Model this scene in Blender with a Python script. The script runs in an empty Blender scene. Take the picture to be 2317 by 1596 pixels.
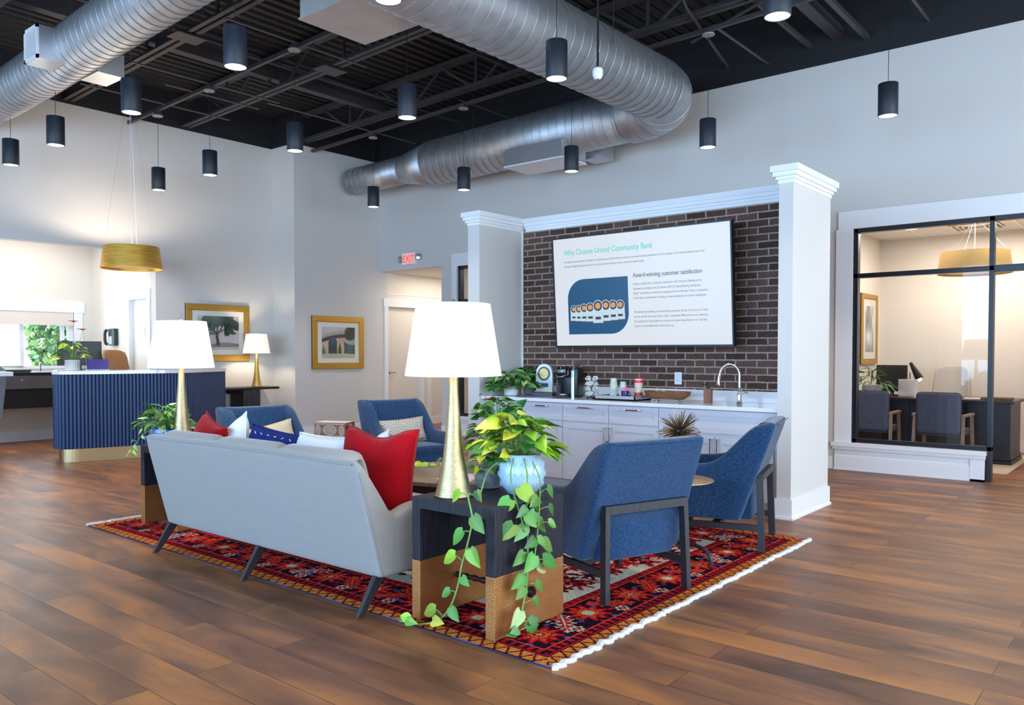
import bpy, bmesh, math, random
import numpy as np
from mathutils import Vector, Matrix
random.seed(7); rng = np.random.default_rng(7)
PI = math.pi
sc = bpy.context.scene
C = sc.collection

# ------------------------------------------------------------------ camera, world, daylight, exposure
cam = bpy.data.objects.new('camera', bpy.data.cameras.new('camera')); C.objects.link(cam)
cam.location = (0, 0, 1.32)
cam.rotation_euler = (math.radians(88.5), 0, math.radians(39.498))
cam.data.sensor_width = 36; cam.data.lens = 1834 / 2317 * 36
cam.data.shift_y = 50.0 / 2317
cam.data.clip_start = 0.05; cam.data.clip_end = 200
sc.camera = cam
sc.view_settings.view_transform = 'Standard'; sc.view_settings.look = 'None'
sc.view_settings.gamma = 1; sc.view_settings.use_curve_mapping = False
sc.view_settings.exposure = 0.22
try:
    sc.cycles.use_denoising = True; sc.cycles.max_bounces = 7; sc.cycles.diffuse_bounces = 4
    sc.cycles.glossy_bounces = 4; sc.cycles.transmission_bounces = 6; sc.cycles.transparent_max_bounces = 12
    sc.cycles.sample_clamp_indirect = 4.0; sc.cycles.caustics_reflective = False; sc.cycles.caustics_refractive = False
except Exception: pass
w = bpy.data.worlds.new('world'); sc.world = w; w.use_nodes = True
bg = w.node_tree.nodes['Background']; bg.inputs[0].default_value = (0.80, 0.93, 1.0, 1); bg.inputs[1].default_value = 1.3

def area(name, loc, rot, sx, sy, power, col):
    l = bpy.data.lights.new(name, 'AREA'); l.shape = 'RECTANGLE'; l.size = sx; l.size_y = sy
    l.energy = power; l.color = col
    o = bpy.data.objects.new(name, l); C.objects.link(o); o.location = loc; o.rotation_euler = rot
    return o
R = math.radians
# daylight through the storefront windows behind and beside the camera
for cx_, pw_ in ((-8.6, 170), (-4.6, 300), (-0.6, 300)):
    area('daylight_front', (cx_, -3.9, 2.0), (R(84), 0, 0), 3.4, 3.0, pw_, (0.34, 0.62, 1.0))
for cy_ in (-1.0, 3.0, 6.8):
    area('daylight_right', (3.9, cy_, 2.0), (R(86), 0, R(90)), 3.2, 3.0, 215, (0.66, 0.82, 1.0))
# daylight through the teller window; fill lights without fixtures added under the side-room ceilings
area('daylight_teller', (-13.2, 3.6, 1.7), (R(90), 0, R(-90)), 3.2, 1.0, 35, (0.85, 0.94, 1.0))
area('teller_ceiling_fill', (-12.5, 3.8, 3.15), (0, 0, 0), 1.2, 3.0, 38, (1.0, 0.93, 0.85))  # added fill that brightens the teller room
area('office_ceiling_fill', (-1.9, 11.3, 2.92), (0, 0, 0), 1.6, 1.6, 66, (1.0, 0.88, 0.78))  # warm fill added to lift the office, no fixture modelled
area('corridor_ceiling_fill', (-10.05, 10.6, 2.72), (0, 0, 0), 0.7, 1.4, 22, (1.0, 0.88, 0.76))
area('far_office_ceiling_fill', (-7.6, 11.0, 2.92), (0, 0, 0), 1.4, 1.4, 30, (1.0, 0.90, 0.8))

sun = bpy.data.objects.new('sun', bpy.data.lights.new('sun', 'SUN')); C.objects.link(sun)
sun.data.energy = 11.0; sun.data.angle = R(1); sun.data.color = (1, .97, .9); sun.rotation_euler = (0, R(24), R(-14))

# ------------------------------------------------------------------ materials
MT = {}
def srgb(r, g, b):
    f = lambda c: c / 12.92 if c <= 0.04045 else ((c + 0.055) / 1.055) ** 2.4
    return (f(r / 255), f(g / 255), f(b / 255), 1)
def mat(name, col, rough=0.5, metal=0.0, spec=0.5, noise=None, bump=None, emis=None, sheen=0, coat=0, trans=0, attr=None, alpha=1, grain=None):
    """noise=(scale, amount, stretch) value variation, bump=(scale, strength, stretch)"""
    if name in MT: return MT[name]
    m = bpy.data.materials.new(name); m.use_nodes = True; nt = m.node_tree; N = nt.nodes; L = nt.links
    b = N['Principled BSDF']; c = col if len(col) == 4 else (*col, 1)
    b.inputs['Base Color'].default_value = c; b.inputs['Roughness'].default_value = rough
    b.inputs['Metallic'].default_value = metal; b.inputs['Specular IOR Level'].default_value = spec
    if sheen: b.inputs['Sheen Weight'].default_value = sheen; b.inputs['Sheen Roughness'].default_value = 0.4
    if coat: b.inputs['Coat Weight'].default_value = coat; b.inputs['Coat Roughness'].default_value = 0.1
    if trans: b.inputs['Transmission Weight'].default_value = trans; b.inputs['IOR'].default_value = 1.45
    if emis: b.inputs['Emission Color'].default_value = (*emis[0], 1); b.inputs['Emission Strength'].default_value = emis[1]
    if alpha < 1: b.inputs['Alpha'].default_value = alpha
    def nz(scale, stretch, detail=4):
        tc = N.new('ShaderNodeTexCoord'); mp = N.new('ShaderNodeMapping'); t = N.new('ShaderNodeTexNoise')
        mp.inputs['Scale'].default_value = stretch; t.inputs['Scale'].default_value = scale; t.inputs['Detail'].default_value = detail
        L.new(tc.outputs['Object'], mp.inputs[0]); L.new(mp.outputs[0], t.inputs[0]); return t.outputs['Fac']
    src = None
    if attr:
        a = N.new('ShaderNodeAttribute'); a.attribute_name = attr; src = a.outputs['Color']; L.new(src, b.inputs['Base Color'])
    if noise:
        f = nz(noise[0], noise[2] if len(noise) > 2 else (1, 1, 1))
        mr = N.new('ShaderNodeMapRange'); mr.inputs[1].default_value = 0.3; mr.inputs[2].default_value = 0.7
        mr.inputs[3].default_value = 1 - noise[1]; mr.inputs[4].default_value = 1 + noise[1]; L.new(f, mr.inputs[0])
        mx = N.new('ShaderNodeVectorMath'); mx.operation = 'SCALE'
        if src: L.new(src, mx.inputs[0])
        else: mx.inputs[0].default_value = c[:3]
        L.new(mr.outputs[0], mx.inputs['Scale']); L.new(mx.outputs[0], b.inputs['Base Color'])
    if bump:
        f = nz(bump[0], bump[2] if len(bump) > 2 else (1, 1, 1))
        bp = N.new('ShaderNodeBump'); bp.inputs['Strength'].default_value = bump[1]; bp.inputs['Distance'].default_value = 0.01
        L.new(f, bp.inputs['Height']); L.new(bp.outputs[0], b.inputs['Normal'])
    MT[name] = m; return m

def wave_fabric(name, c1, c2, scale=240, rough=0.9, sheen=0.3):
    """woven upholstery: two crossed fine noises mixing two thread colours"""
    m = bpy.data.materials.new(name); m.use_nodes = True; nt = m.node_tree; N = nt.nodes; L = nt.links
    b = N['Principled BSDF']; b.inputs['Roughness'].default_value = rough; b.inputs['Sheen Weight'].default_value = sheen
    b.inputs['Specular IOR Level'].default_value = 0.2
    tc = N.new('ShaderNodeTexCoord'); outs = []
    for st in ((1, 1, 8), (8, 8, 1)):
        mp = N.new('ShaderNodeMapping'); mp.inputs['Scale'].default_value = st; t = N.new('ShaderNodeTexNoise')
        t.inputs['Scale'].default_value = scale / 8; t.inputs['Detail'].default_value = 3
        L.new(tc.outputs['Object'], mp.inputs[0]); L.new(mp.outputs[0], t.inputs[0]); outs.append(t.outputs['Fac'])
    ad = N.new('ShaderNodeMath'); ad.operation = 'ADD'; L.new(outs[0], ad.inputs[0]); L.new(outs[1], ad.inputs[1])
    mr = N.new('ShaderNodeMapRange'); mr.inputs[1].default_value = 0.8; mr.inputs[2].default_value = 1.25; L.new(ad.outputs[0], mr.inputs[0])
    mx = N.new('ShaderNodeMix'); mx.data_type = 'RGBA'; mx.inputs[6].default_value = c1; mx.inputs[7].default_value = c2
    L.new(mr.outputs[0], mx.inputs[0]); L.new(mx.outputs[2], b.inputs['Base Color'])
    bp = N.new('ShaderNodeBump'); bp.inputs['Strength'].default_value = 0.25; bp.inputs['Distance'].default_value = 0.003
    L.new(ad.outputs[0], bp.inputs['Height']); L.new(bp.outputs[0], b.inputs['Normal'])
    MT[name] = m; return m

def floor_mat():
    m = bpy.data.materials.new('oak_planks'); m.use_nodes = True; nt = m.node_tree; N = nt.nodes; L = nt.links
    b = N['Principled BSDF']
    tc = N.new('ShaderNodeTexCoord')
    br = N.new('ShaderNodeTexBrick'); br.offset = 0.37; br.offset_frequency = 2; br.squash = 1
    br.inputs['Color1'].default_value = (0, 0, 0, 1); br.inputs['Color2'].default_value = (1, 1, 1, 1); br.inputs['Mortar'].default_value = (0.5, 0.5, 0.5, 1)
    br.inputs['Scale'].default_value = 1; br.inputs['Mortar Size'].default_value = 0.0016; br.inputs['Brick Width'].default_value = 1.55
    br.inputs['Row Height'].default_value = 0.19; br.inputs['Mortar Smooth'].default_value = 0.2
    L.new(tc.outputs['Object'], br.inputs[0])
    # random offset per plank feeds the grain
    sep = N.new('ShaderNodeSeparateColor'); L.new(br.outputs['Color'], sep.inputs[0])
    cmb = N.new('ShaderNodeCombineXYZ'); ml = N.new('ShaderNodeMath'); ml.operation = 'MULTIPLY'; ml.inputs[1].default_value = 37.0
    L.new(sep.outputs[0], ml.inputs[0]); L.new(ml.outputs[0], cmb.inputs[2]); L.new(ml.outputs[0], cmb.inputs[0])
    va = N.new('ShaderNodeVectorMath'); va.operation = 'ADD'; L.new(tc.outputs['Object'], va.inputs[0]); L.new(cmb.outputs[0], va.inputs[1])
    def noise(scale, st, detail, dist=0.0):
        mp = N.new('ShaderNodeMapping'); mp.inputs['Scale'].default_value = st; L.new(va.outputs[0], mp.inputs[0])
        t = N.new('ShaderNodeTexNoise'); t.inputs['Scale'].default_value = scale; t.inputs['Detail'].default_value = detail
        t.inputs['Distortion'].default_value = dist; L.new(mp.outputs[0], t.inputs[0]); return t.outputs['Fac']
    big = noise(1.3, (1, 3.2, 1), 3, 0.6); fine = noise(9, (1.0, 14, 1), 8, 1.2)
    r1 = N.new('ShaderNodeValToRGB'); e = r1.color_ramp.elements
    e[0].position = 0.26; e[0].color = srgb(92, 60, 44); e[1].position = 0.78; e[1].color = srgb(194, 122, 62)
    x = r1.color_ramp.elements.new(0.46); x.color = srgb(130, 84, 58)
    x = r1.color_ramp.elements.new(0.58); x.color = srgb(154, 100, 62)
    # plank tone + blotches
    mm = N.new('ShaderNodeMath'); mm.operation = 'MULTIPLY_ADD'; mm.inputs[1].default_value = 0.15; L.new(sep.outputs[0], mm.inputs[0]); 
    sb = N.new('ShaderNodeMath'); sb.operation = 'SUBTRACT'; sb.inputs[1].default_value = 0.075; L.new(big, sb.inputs[0]); L.new(sb.outputs[0], mm.inputs[2])
    L.new(mm.outputs[0], r1.inputs[0])
    mr = N.new('ShaderNodeMapRange'); mr.inputs[1].default_value = 0.25; mr.inputs[2].default_value = 0.75; mr.inputs[3].default_value = 0.80; mr.inputs[4].default_value = 1.16
    L.new(fine, mr.inputs[0])
    sc1 = N.new('ShaderNodeVectorMath'); sc1.operation = 'SCALE'; L.new(r1.outputs[0], sc1.inputs[0]); L.new(mr.outputs[0], sc1.inputs['Scale'])
    mx = N.new('ShaderNodeMix'); mx.data_type = 'RGBA'; mx.inputs[7].default_value = srgb(62, 40, 30)
    L.new(br.outputs['Fac'], mx.inputs[0]); L.new(sc1.outputs[0], mx.inputs[6]); L.new(mx.outputs[2], b.inputs['Base Color'])
    rr = N.new('ShaderNodeMapRange'); rr.inputs[3].default_value = 0.33; rr.inputs[4].default_value = 0.5; L.new(fine, rr.inputs[0]); L.new(rr.outputs[0], b.inputs['Roughness'])
    b.inputs['Specular IOR Level'].default_value = 0.32
    bp = N.new('ShaderNodeBump'); bp.inputs['Strength'].default_value = 0.25; bp.inputs['Distance'].default_value = 0.002
    ad = N.new('ShaderNodeMath'); ad.operation = 'MULTIPLY_ADD'; ad.inputs[1].default_value = -2.0; L.new(br.outputs['Fac'], ad.inputs[0]); L.new(fine, ad.inputs[2])
    L.new(ad.outputs[0], bp.inputs['Height']); L.new(bp.outputs[0], b.inputs['Normal'])
    return m

def brick_mat():
    m = bpy.data.materials.new('dark_brick'); m.use_nodes = True; nt = m.node_tree; N = nt.nodes; L = nt.links
    b = N['Principled BSDF']; b.inputs['Roughness'].default_value = 0.85; b.inputs['Specular IOR Level'].default_value = 0.25
    tc = N.new('ShaderNodeTexCoord'); sp = N.new('ShaderNodeSeparateXYZ'); cb = N.new('ShaderNodeCombineXYZ')
    L.new(tc.outputs['Object'], sp.inputs[0]); L.new(sp.outputs[0], cb.inputs[0]); L.new(sp.outputs[2], cb.inputs[1])
    nn = N.new('ShaderNodeTexNoise'); nn.inputs['Scale'].default_value = 28; nn.inputs['Detail'].default_value = 3; L.new(tc.outputs['Object'], nn.inputs[0])
    sv = N.new('ShaderNodeVectorMath'); sv.operation = 'SCALE'; sv.inputs['Scale'].default_value = 0.010; L.new(nn.outputs['Color'], sv.inputs[0])
    av = N.new('ShaderNodeVectorMath'); av.operation = 'ADD'; L.new(cb.outputs[0], av.inputs[0]); L.new(sv.outputs[0], av.inputs[1])
    br = N.new('ShaderNodeTexBrick'); br.offset = 0.5; L.new(av.outputs[0], br.inputs[0])
    br.inputs['Color1'].default_value = srgb(72, 50, 44); br.inputs['Color2'].default_value = srgb(112, 84, 74); br.inputs['Mortar'].default_value = srgb(166, 150, 134)
    br.inputs['Scale'].default_value = 1; br.inputs['Brick Width'].default_value = 0.203; br.inputs['Row Height'].default_value = 0.0665
    br.inputs['Mortar Size'].default_value = 0.0072; br.inputs['Mortar Smooth'].default_value = 0.15
    n2 = N.new('ShaderNodeTexNoise'); n2.inputs['Scale'].default_value = 90; n2.inputs['Detail'].default_value = 4; L.new(tc.outputs['Object'], n2.inputs[0])
    mr = N.new('ShaderNodeMapRange'); mr.inputs[1].default_value = .3; mr.inputs[2].default_value = .7; mr.inputs[3].default_value = .75; mr.inputs[4].default_value = 1.25; L.new(n2.outputs['Fac'], mr.inputs[0])
    s = N.new('ShaderNodeVectorMath'); s.operation = 'SCALE'; L.new(br.outputs['Color'], s.inputs[0]); L.new(mr.outputs[0], s.inputs['Scale']); L.new(s.outputs[0], b.inputs['Base Color'])
    bp = N.new('ShaderNodeBump'); bp.invert = True; bp.inputs['Strength'].default_value = 0.7; bp.inputs['Distance'].default_value = 0.008
    L.new(br.outputs['Fac'], bp.inputs['Height']); L.new(bp.outputs[0], b.inputs['Normal'])
    return m

wall_paint = mat('warm_white_paint', srgb(214, 211, 206), 0.75, bump=(220, 0.05), spec=0.3)
wall_cream = mat('cream_paint', srgb(226, 219, 208), 0.75, bump=(220, 0.05), spec=0.3)
black_paint = mat('black_paint', srgb(24, 24, 28), 0.6)
deck_black = mat('black_steel_deck', srgb(34, 31, 32), 0.55)
steel_black = mat('black_painted_steel', srgb(62, 59, 61), 0.45)
trim_white = mat('white_gloss_trim', srgb(238, 238, 240), 0.35)
window_black = mat('black_window_frame', srgb(22, 26, 34), 0.35)
black_plastic = mat('black_plastic', srgb(22, 22, 25), 0.35)
white_plastic = mat('white_plastic', srgb(236, 236, 238), 0.4)
chrome = mat('chrome', (0.9, 0.9, 0.92), 0.08, 1.0)
steel = mat('brushed_steel', (0.55, 0.55, 0.57), 0.3, 1.0)
gold = mat('brushed_gold', srgb(214, 176, 96), 0.34, 1.0, bump=(60, 0.25, (1, 1, 6)), noise=(14, 0.10))
champagne = mat('champagne_leaf_gold', srgb(186, 166, 124), 0.30, 1.0, bump=(70, 0.2, (1, 1, 7)), noise=(9, 0.08, (1, 1, 8)))
gold_frame = mat('gold_picture_frame', srgb(200, 158, 74), 0.38, 0.85, noise=(60, 0.10), bump=(160, 0.3))
brass_leaf = mat('hammered_brass_leaf', srgb(196, 138, 84), 0.38, 0.8, bump=(120, 0.22), noise=(5, 0.12))
galv = mat('galvanised_steel', (0.52, 0.53, 0.55), 0.48, 0.9, noise=(7, 0.14), bump=(18, 0.03))
galv_dark = mat('galvanised_seam', (0.40, 0.41, 0.43), 0.45, 0.9)
pewter = mat('satin_aluminium', (0.62, 0.62, 0.64), 0.42, 1.0)
dark_wood = mat('blackened_oak', srgb(34, 34, 42), 0.5, spec=.35, noise=(7, 0.4, (8, 8, 1)), bump=(9, 0.3, (10, 10, 1)))
chair_wood = mat('ebonised_wood', srgb(44, 42, 46), 0.42, noise=(9, 0.25, (6, 6, 1)))
espresso = mat('espresso_wood', srgb(46, 32, 30), 0.35, noise=(5, 0.2, (1, 8, 8)))
blue_fabric = wave_fabric('blue_woven_fabric', srgb(6, 38, 70), srgb(44, 84, 126), 420)
navy_flute = mat('navy_lacquer', srgb(36, 58, 98), 0.42, noise=(90, 0.06))
velvet = mat('pale_grey_velvet', srgb(152, 149, 145), 0.85, sheen=0.25, spec=0.2, noise=(9, 0.025, (1, 1, 3)), bump=(300, 0.05))
red_fabric = mat('red_woven_fabric', srgb(158, 18, 28), 1.0, sheen=0.1, spec=0.05, noise=(170, 0.14), bump=(240, 0.25))
white_fabric = mat('white_cotton', srgb(236, 237, 242), 0.9, spec=0.15, noise=(260, 0.07), bump=(260, 0.3))
navy_fabric = mat('navy_cotton', srgb(30, 46, 112), 0.9, spec=0.15, noise=(60, 0.1), bump=(120, 0.3))
cabinet_paint = mat('pale_grey_cabinet', srgb(206, 205, 212), 0.4)
quartz = mat('white_quartz', srgb(240, 238, 240), 0.12, noise=(4, 0.03), coat=0.4)
tan_leather = mat('tan_upholstery', srgb(170, 118, 72), 0.6, noise=(60, 0.06))
grey_uph = mat('grey_upholstery', srgb(150, 142, 134), 0.7)
blue_grey_fabric = mat('navy_patterned_fabric', srgb(70, 74, 92), 0.85, noise=(30, 0.15))
soil = mat('mossy_soil', srgb(140, 125, 95), 1.0, noise=(60, 0.4), bump=(60, 1.0))
leaf_m = mat('leaf', (0.2, 0.5, 0.1), 0.42, spec=0.4, attr='Col')
stem_m = mat('green_stem', srgb(126, 164, 84), 0.5)
paint_m = mat('watercolour_paper', (1, 1, 1), 0.7, attr='Col')
paper = mat('paper_white', srgb(238, 234, 228), 0.7)
pot_aqua = mat('pale_blue_glazed_ceramic', srgb(178, 208, 226), 0.18, coat=0.6, bump=(35, 0.3))
pot_blue = mat('blue_glazed_ceramic', srgb(40, 110, 176), 0.12, coat=0.7, noise=(20, 0.3))
pot_grey = mat('speckled_grey_ceramic', srgb(120, 124, 134), 0.35, noise=(50, 0.4))
pot_white = mat('white_ceramic', srgb(228, 228, 228), 0.3)
walnut = mat('walnut_wood', srgb(124, 84, 54), 0.5, noise=(10, 0.3, (1, 8, 8)))
walnut_round = mat('brown_table_wood', srgb(128, 100, 76), 0.35, noise=(8, 0.2, (1, 8, 1)))
lit = mat('lit_lamp_shade', srgb(255, 252, 246), 0.9, emis=((1.0, 0.95, 0.90), 0.45))
lit_small = mat('lit_lamp_shade_warm', srgb(255, 248, 236), 0.9, emis=((1.0, 0.84, 0.68), 0.48))
lamp_glow = mat('glowing_reflector', (1, 1, 1), 0.3, emis=((1.0, 0.90, 0.90), 1.6))
glass = None
def glass_mat():
    m = bpy.data.materials.new('window_glass'); m.use_nodes = True; nt = m.node_tree; N = nt.nodes; L = nt.links
    N.remove(N['Principled BSDF']); out = N['Material Output']
    t = N.new('ShaderNodeBsdfTransparent'); t.inputs[0].default_value = (0.97, 0.98, 0.98, 1)
    g = N.new('ShaderNodeBsdfGlossy'); g.inputs['Roughness'].default_value = 0.02
    f = N.new('ShaderNodeFresnel'); f.inputs['IOR'].default_value = 1.5
    ge = N.new('ShaderNodeNewGeometry'); iv = N.new('ShaderNodeMath'); iv.operation = 'SUBTRACT'; iv.inputs[0].default_value = 1.0; L.new(ge.outputs['Backfacing'], iv.inputs[1])
    ff = N.new('ShaderNodeMath'); ff.operation = 'MULTIPLY'; L.new(f.outputs[0], ff.inputs[0]); L.new(iv.outputs[0], ff.inputs[1])
    mx = N.new('ShaderNodeMixShader'); L.new(ff.outputs[0], mx.inputs[0]); L.new(t.outputs[0], mx.inputs[1]); L.new(g.outputs[0], mx.inputs[2])
    L.new(mx.outputs[0], out.inputs[0]); return m
glass = glass_mat()
pane_grey = mat('grey_privacy_glass', srgb(60, 62, 66), 0.2, alpha=0.35)

# ------------------------------------------------------------------ mesh helpers
def BM():
    return bmesh.new()
def box(bm, x0, x1, y0, y1, z0, z1, bev=0.0, seg=2, M=None):
    r = bmesh.ops.create_cube(bm, size=1)
    vs = r['verts']
    for v in vs:
        v.co = Vector(((x0 + x1) / 2 + v.co.x * (x1 - x0), (y0 + y1) / 2 + v.co.y * (y1 - y0), (z0 + z1) / 2 + v.co.z * (z1 - z0)))
    if bev:
        es = list({e for v in vs for e in v.link_edges})
        r2 = bmesh.ops.bevel(bm, geom=es, offset=bev, segments=seg, affect='EDGES', profile=0.5)
        vs = [v for v in r2['verts']] if r2['verts'] else vs
        vs = list({v for f in r2['faces'] for v in f.verts} | set(v for v in vs if v.is_valid))
    if M is not None:
        allv = set(); stack = [v for v in vs if v.is_valid]
        while stack:
            v = stack.pop()
            if v in allv: continue
            allv.add(v); stack += [e.other_vert(v) for e in v.link_edges]
        for v in allv: v.co = M @ v.co
    return bm
def lathe(bm, prof, n=32, c=(0, 0, 0), M=None, cap=(True, True)):
    rings = []
    for r, z in prof:
        ring = []
        for i in range(n):
            a = 2 * PI * i / n; p = Vector((c[0] + r * math.cos(a), c[1] + r * math.sin(a), c[2] + z))
            ring.append(bm.verts.new(M @ p if M is not None else p))
        rings.append(ring)
    for a, b in zip(rings, rings[1:]):
        for i in range(n):
            try: bm.faces.new((a[i], a[(i + 1) % n], b[(i + 1) % n], b[i]))
            except ValueError: pass
    if cap[0] and prof[0][0] > 1e-5: bm.faces.new(list(reversed(rings[0])))
    if cap[1] and prof[-1][0] > 1e-5: bm.faces.new(rings[-1])
    return bm
def tube(bm, pts, rad, n=8, cap=True):
    pts = [Vector(p) for p in pts]; rads = rad if isinstance(rad, (list, tuple)) else [rad] * len(pts)
    t0 = (pts[1] - pts[0]).normalized(); ref = Vector((0, 0, 1)) if abs(t0.z) < 0.9 else Vector((1, 0, 0))
    nrm = t0.cross(ref).normalized(); rings = []
    for i, p in enumerate(pts):
        if i == 0: t = pts[1] - p
        elif i == len(pts) - 1: t = p - pts[i - 1]
        else: t = (pts[i + 1] - p).normalized() + (p - pts[i - 1]).normalized()
        t.normalize(); nrm = (nrm - t * nrm.dot(t)).normalized(); bn = t.cross(nrm)
        rings.append([bm.verts.new(p + (nrm * math.cos(2 * PI * k / n) + bn * math.sin(2 * PI * k / n)) * rads[i]) for k in range(n)])
    for a, b in zip(rings, rings[1:]):
        for k in range(n): bm.faces.new((a[k], b[k], b[(k + 1) % n], a[(k + 1) % n]))
    if cap: bm.faces.new(rings[0]); bm.faces.new(list(reversed(rings[-1])))
    return bm
def bar(bm, a, b, w, h, up=(0, 0, 1)):
    """rectangular bar from a to b; w sideways, h along up"""
    a, b = Vector(a), Vector(b); t = (b - a).normalized(); s = t.cross(Vector(up)).normalized(); u = s.cross(t).normalized()
    v = []
    for p in (a, b):
        for i, j in ((-1, -1), (1, -1), (1, 1), (-1, 1)): v.append(bm.verts.new(p + s * i * w / 2 + u * j * h / 2))
    for f in ((3, 2, 1, 0), (4, 5, 6, 7), (0, 1, 5, 4), (1, 2, 6, 5), (2, 3, 7, 6), (3, 0, 4, 7)): bm.faces.new([v[k] for k in f])
    return bm
def prism(bm, poly, z0, z1):
    a = [bm.verts.new((x, y, z0)) for x, y in poly]; b = [bm.verts.new((x, y, z1)) for x, y in poly]; n = len(poly)
    bm.faces.new(list(reversed(a))); bm.faces.new(b)
    for i in range(n): bm.faces.new((a[i], a[(i + 1) % n], b[(i + 1) % n], b[i]))
    return bm
def smooth_path(pts, k=6):
    P = [Vector(p) for p in pts]; out = []
    for i in range(len(P) - 1):
        p0 = P[max(i - 1, 0)]; p1 = P[i]; p2 = P[i + 1]; p3 = P[min(i + 2, len(P) - 1)]
        for j in range(k):
            t = j / k; out.append(0.5 * ((2 * p1) + (-p0 + p2) * t + (2 * p0 - 5 * p1 + 4 * p2 - p3) * t * t + (-p0 + 3 * p1 - 3 * p2 + p3) * t ** 3))
    out.append(P[-1]); return out
def obj(name, bm, m, parent=None, smooth=False, loc=None, rot=None, angle=40):
    me = bpy.data.meshes.new(name)
    bmesh.ops.recalc_face_normals(bm, faces=bm.faces[:])
    bm.to_mesh(me); bm.free()
    if isinstance(m, (list, tuple)):
        for q in m: me.materials.append(q)
    else: me.materials.append(m)
    if smooth:
        me.shade_smooth()
        if angle < 180: me.set_sharp_from_angle(angle=R(angle))
    o = bpy.data.objects.new(name, me); C.objects.link(o)
    if parent is not None: o.parent = parent
    if loc: o.location = loc
    if rot: o.rotation_euler = rot
    return o
def subsurf(o, lv=2):
    s = o.modifiers.new('s', 'SUBSURF'); s.levels = lv; s.render_levels = lv
    for p in o.data.polygons: p.use_smooth = True
    return o
def tag(o, label, cat, group=None):
    o['label'] = label; o['category'] = cat
    if group: o['group'] = group
    return o
def thing(name, label, cat, loc=(0, 0, 0), rz=0, group=None):
    o = bpy.data.objects.new(name, None); C.objects.link(o); o.location = loc; o.rotation_euler = (0, 0, rz); o.empty_display_size = 0.1
    return tag(o, label, cat, group)
def struct(name, bm, m, parent=None, smooth=False):
    o = obj(name, bm, m, parent, smooth)
    if parent is None: o['kind'] = 'structure'
    return o
def sthing(name, loc=(0, 0, 0), rz=0):
    o = bpy.data.objects.new(name, None); C.objects.link(o); o.location = loc; o.rotation_euler = (0, 0, rz); o['kind'] = 'structure'; return o
def dup(root, loc, rz, label, group=None):
    r = root.copy(); C.objects.link(r); r.location = loc; r.rotation_euler = (0, 0, rz); r['label'] = label
    if group: r['group'] = group
    def rec(src, dst):
        for ch in list(src.children):
            c = ch.copy(); C.objects.link(c); c.parent = dst; rec(ch, c)
    rec(root, r); return r
def text(body, size, m, parent, loc, rot=(PI / 2, 0, 0), name='lettering', align='LEFT', xs=1.0, bold=0.0):
    cu = bpy.data.curves.new(name, 'FONT'); cu.body = body; cu.size = size; cu.align_x = align; cu.extrude = 0.0004; cu.offset = bold
    cu.materials.append(m); tmp = bpy.data.objects.new(name, cu); me = bpy.data.meshes.new_from_object(tmp); bpy.data.objects.remove(tmp)
    if not me.materials: me.materials.append(m)
    o = bpy.data.objects.new(name, me); C.objects.link(o)
    if parent is not None: o.parent = parent
    o.location = loc; o.rotation_euler = rot; o.scale = (xs, 1, 1); return o
def painted(name, img, w, h, parent, loc, rot, m=None):
    """flat sheet of small faces coloured from array img[row from top, col]"""
    H_, W_ = img.shape[:2]
    xs = np.linspace(-w / 2, w / 2, W_ + 1); zs = np.linspace(h / 2, -h / 2, H_ + 1)
    X, Z = np.meshgrid(xs, zs); V = np.stack([X.ravel(), Z.ravel(), np.zeros(X.size)], 1)
    i = np.arange(H_)[:, None] * (W_ + 1) + np.arange(W_)[None, :]
    F = np.stack([i, i + W_ + 1, i + W_ + 2, i + 1], -1).reshape(-1, 4)
    me = bpy.data.meshes.new(name); me.vertices.add(len(V)); me.vertices.foreach_set('co', V.ravel())
    me.loops.add(F.size); me.loops.foreach_set('vertex_index', F.ravel().astype(np.int32))
    me.polygons.add(len(F)); me.polygons.foreach_set('loop_start', (np.arange(len(F)) * 4).astype(np.int32)); me.polygons.foreach_set('loop_total', np.full(len(F), 4, np.int32))
    me.update(); me.validate()
    at = me.color_attributes.new('Col', 'FLOAT_COLOR', 'CORNER')
    lin = np.where(img <= 0.04045, img / 12.92, ((img + 0.055) / 1.055) ** 2.4)
    col = np.concatenate([lin.reshape(-1, 3), np.ones((H_ * W_, 1))], 1); at.data.foreach_set('color', np.repeat(col, 4, axis=0).ravel().astype(np.float32))
    me.materials.append(m or paint_m); o = bpy.data.objects.new(name, me); C.objects.link(o); o.parent = parent; o.location = loc; o.rotation_euler = rot
    return o

# ------------------------------------------------------------------ the room shell
WT = 4.62                                   # where the white paint stops and the black begins
fl = BM(); box(fl, -16, 4.2, -4.2, 16, -0.1, 0)
floor = struct('floor', fl, floor_mat())

def deck_z(x): return 5.12 + 0.03 * (x + 11.4)
# corrugated steel deck, ribs along Y
b = BM(); prev = None; x = -11.6; k = 0
prof = []
while x < 4.3:
    for dx, dz in ((0, 0), (0.045, 0), (0.06, 0.04), (0.115, 0.04), (0.13, 0)): prof.append((x + dx, deck_z(x) + dz))
    x += 0.15
va = [b.verts.new((x, -4.2, z)) for x, z in prof]; vb = [b.verts.new((x, 9.7, z)) for x, z in prof]
for i in range(len(prof) - 1): b.faces.new((va[i], va[i + 1], vb[i + 1], vb[i]))
vc = [b.verts.new((x, -4.2, z + 0.12)) for x, z in (prof[0], prof[-1])]; vd = [b.verts.new((x, 9.7, z + 0.12)) for x, z in (prof[0], prof[-1])]
b.faces.new((vc[0], vc[1], vd[1], vd[0]))
struct('ceiling', b, deck_black)

def wall_boxes(name, boxes, m):
    b = BM()
    for q in boxes: box(b, *q)
    return struct(name, b, m)
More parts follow.
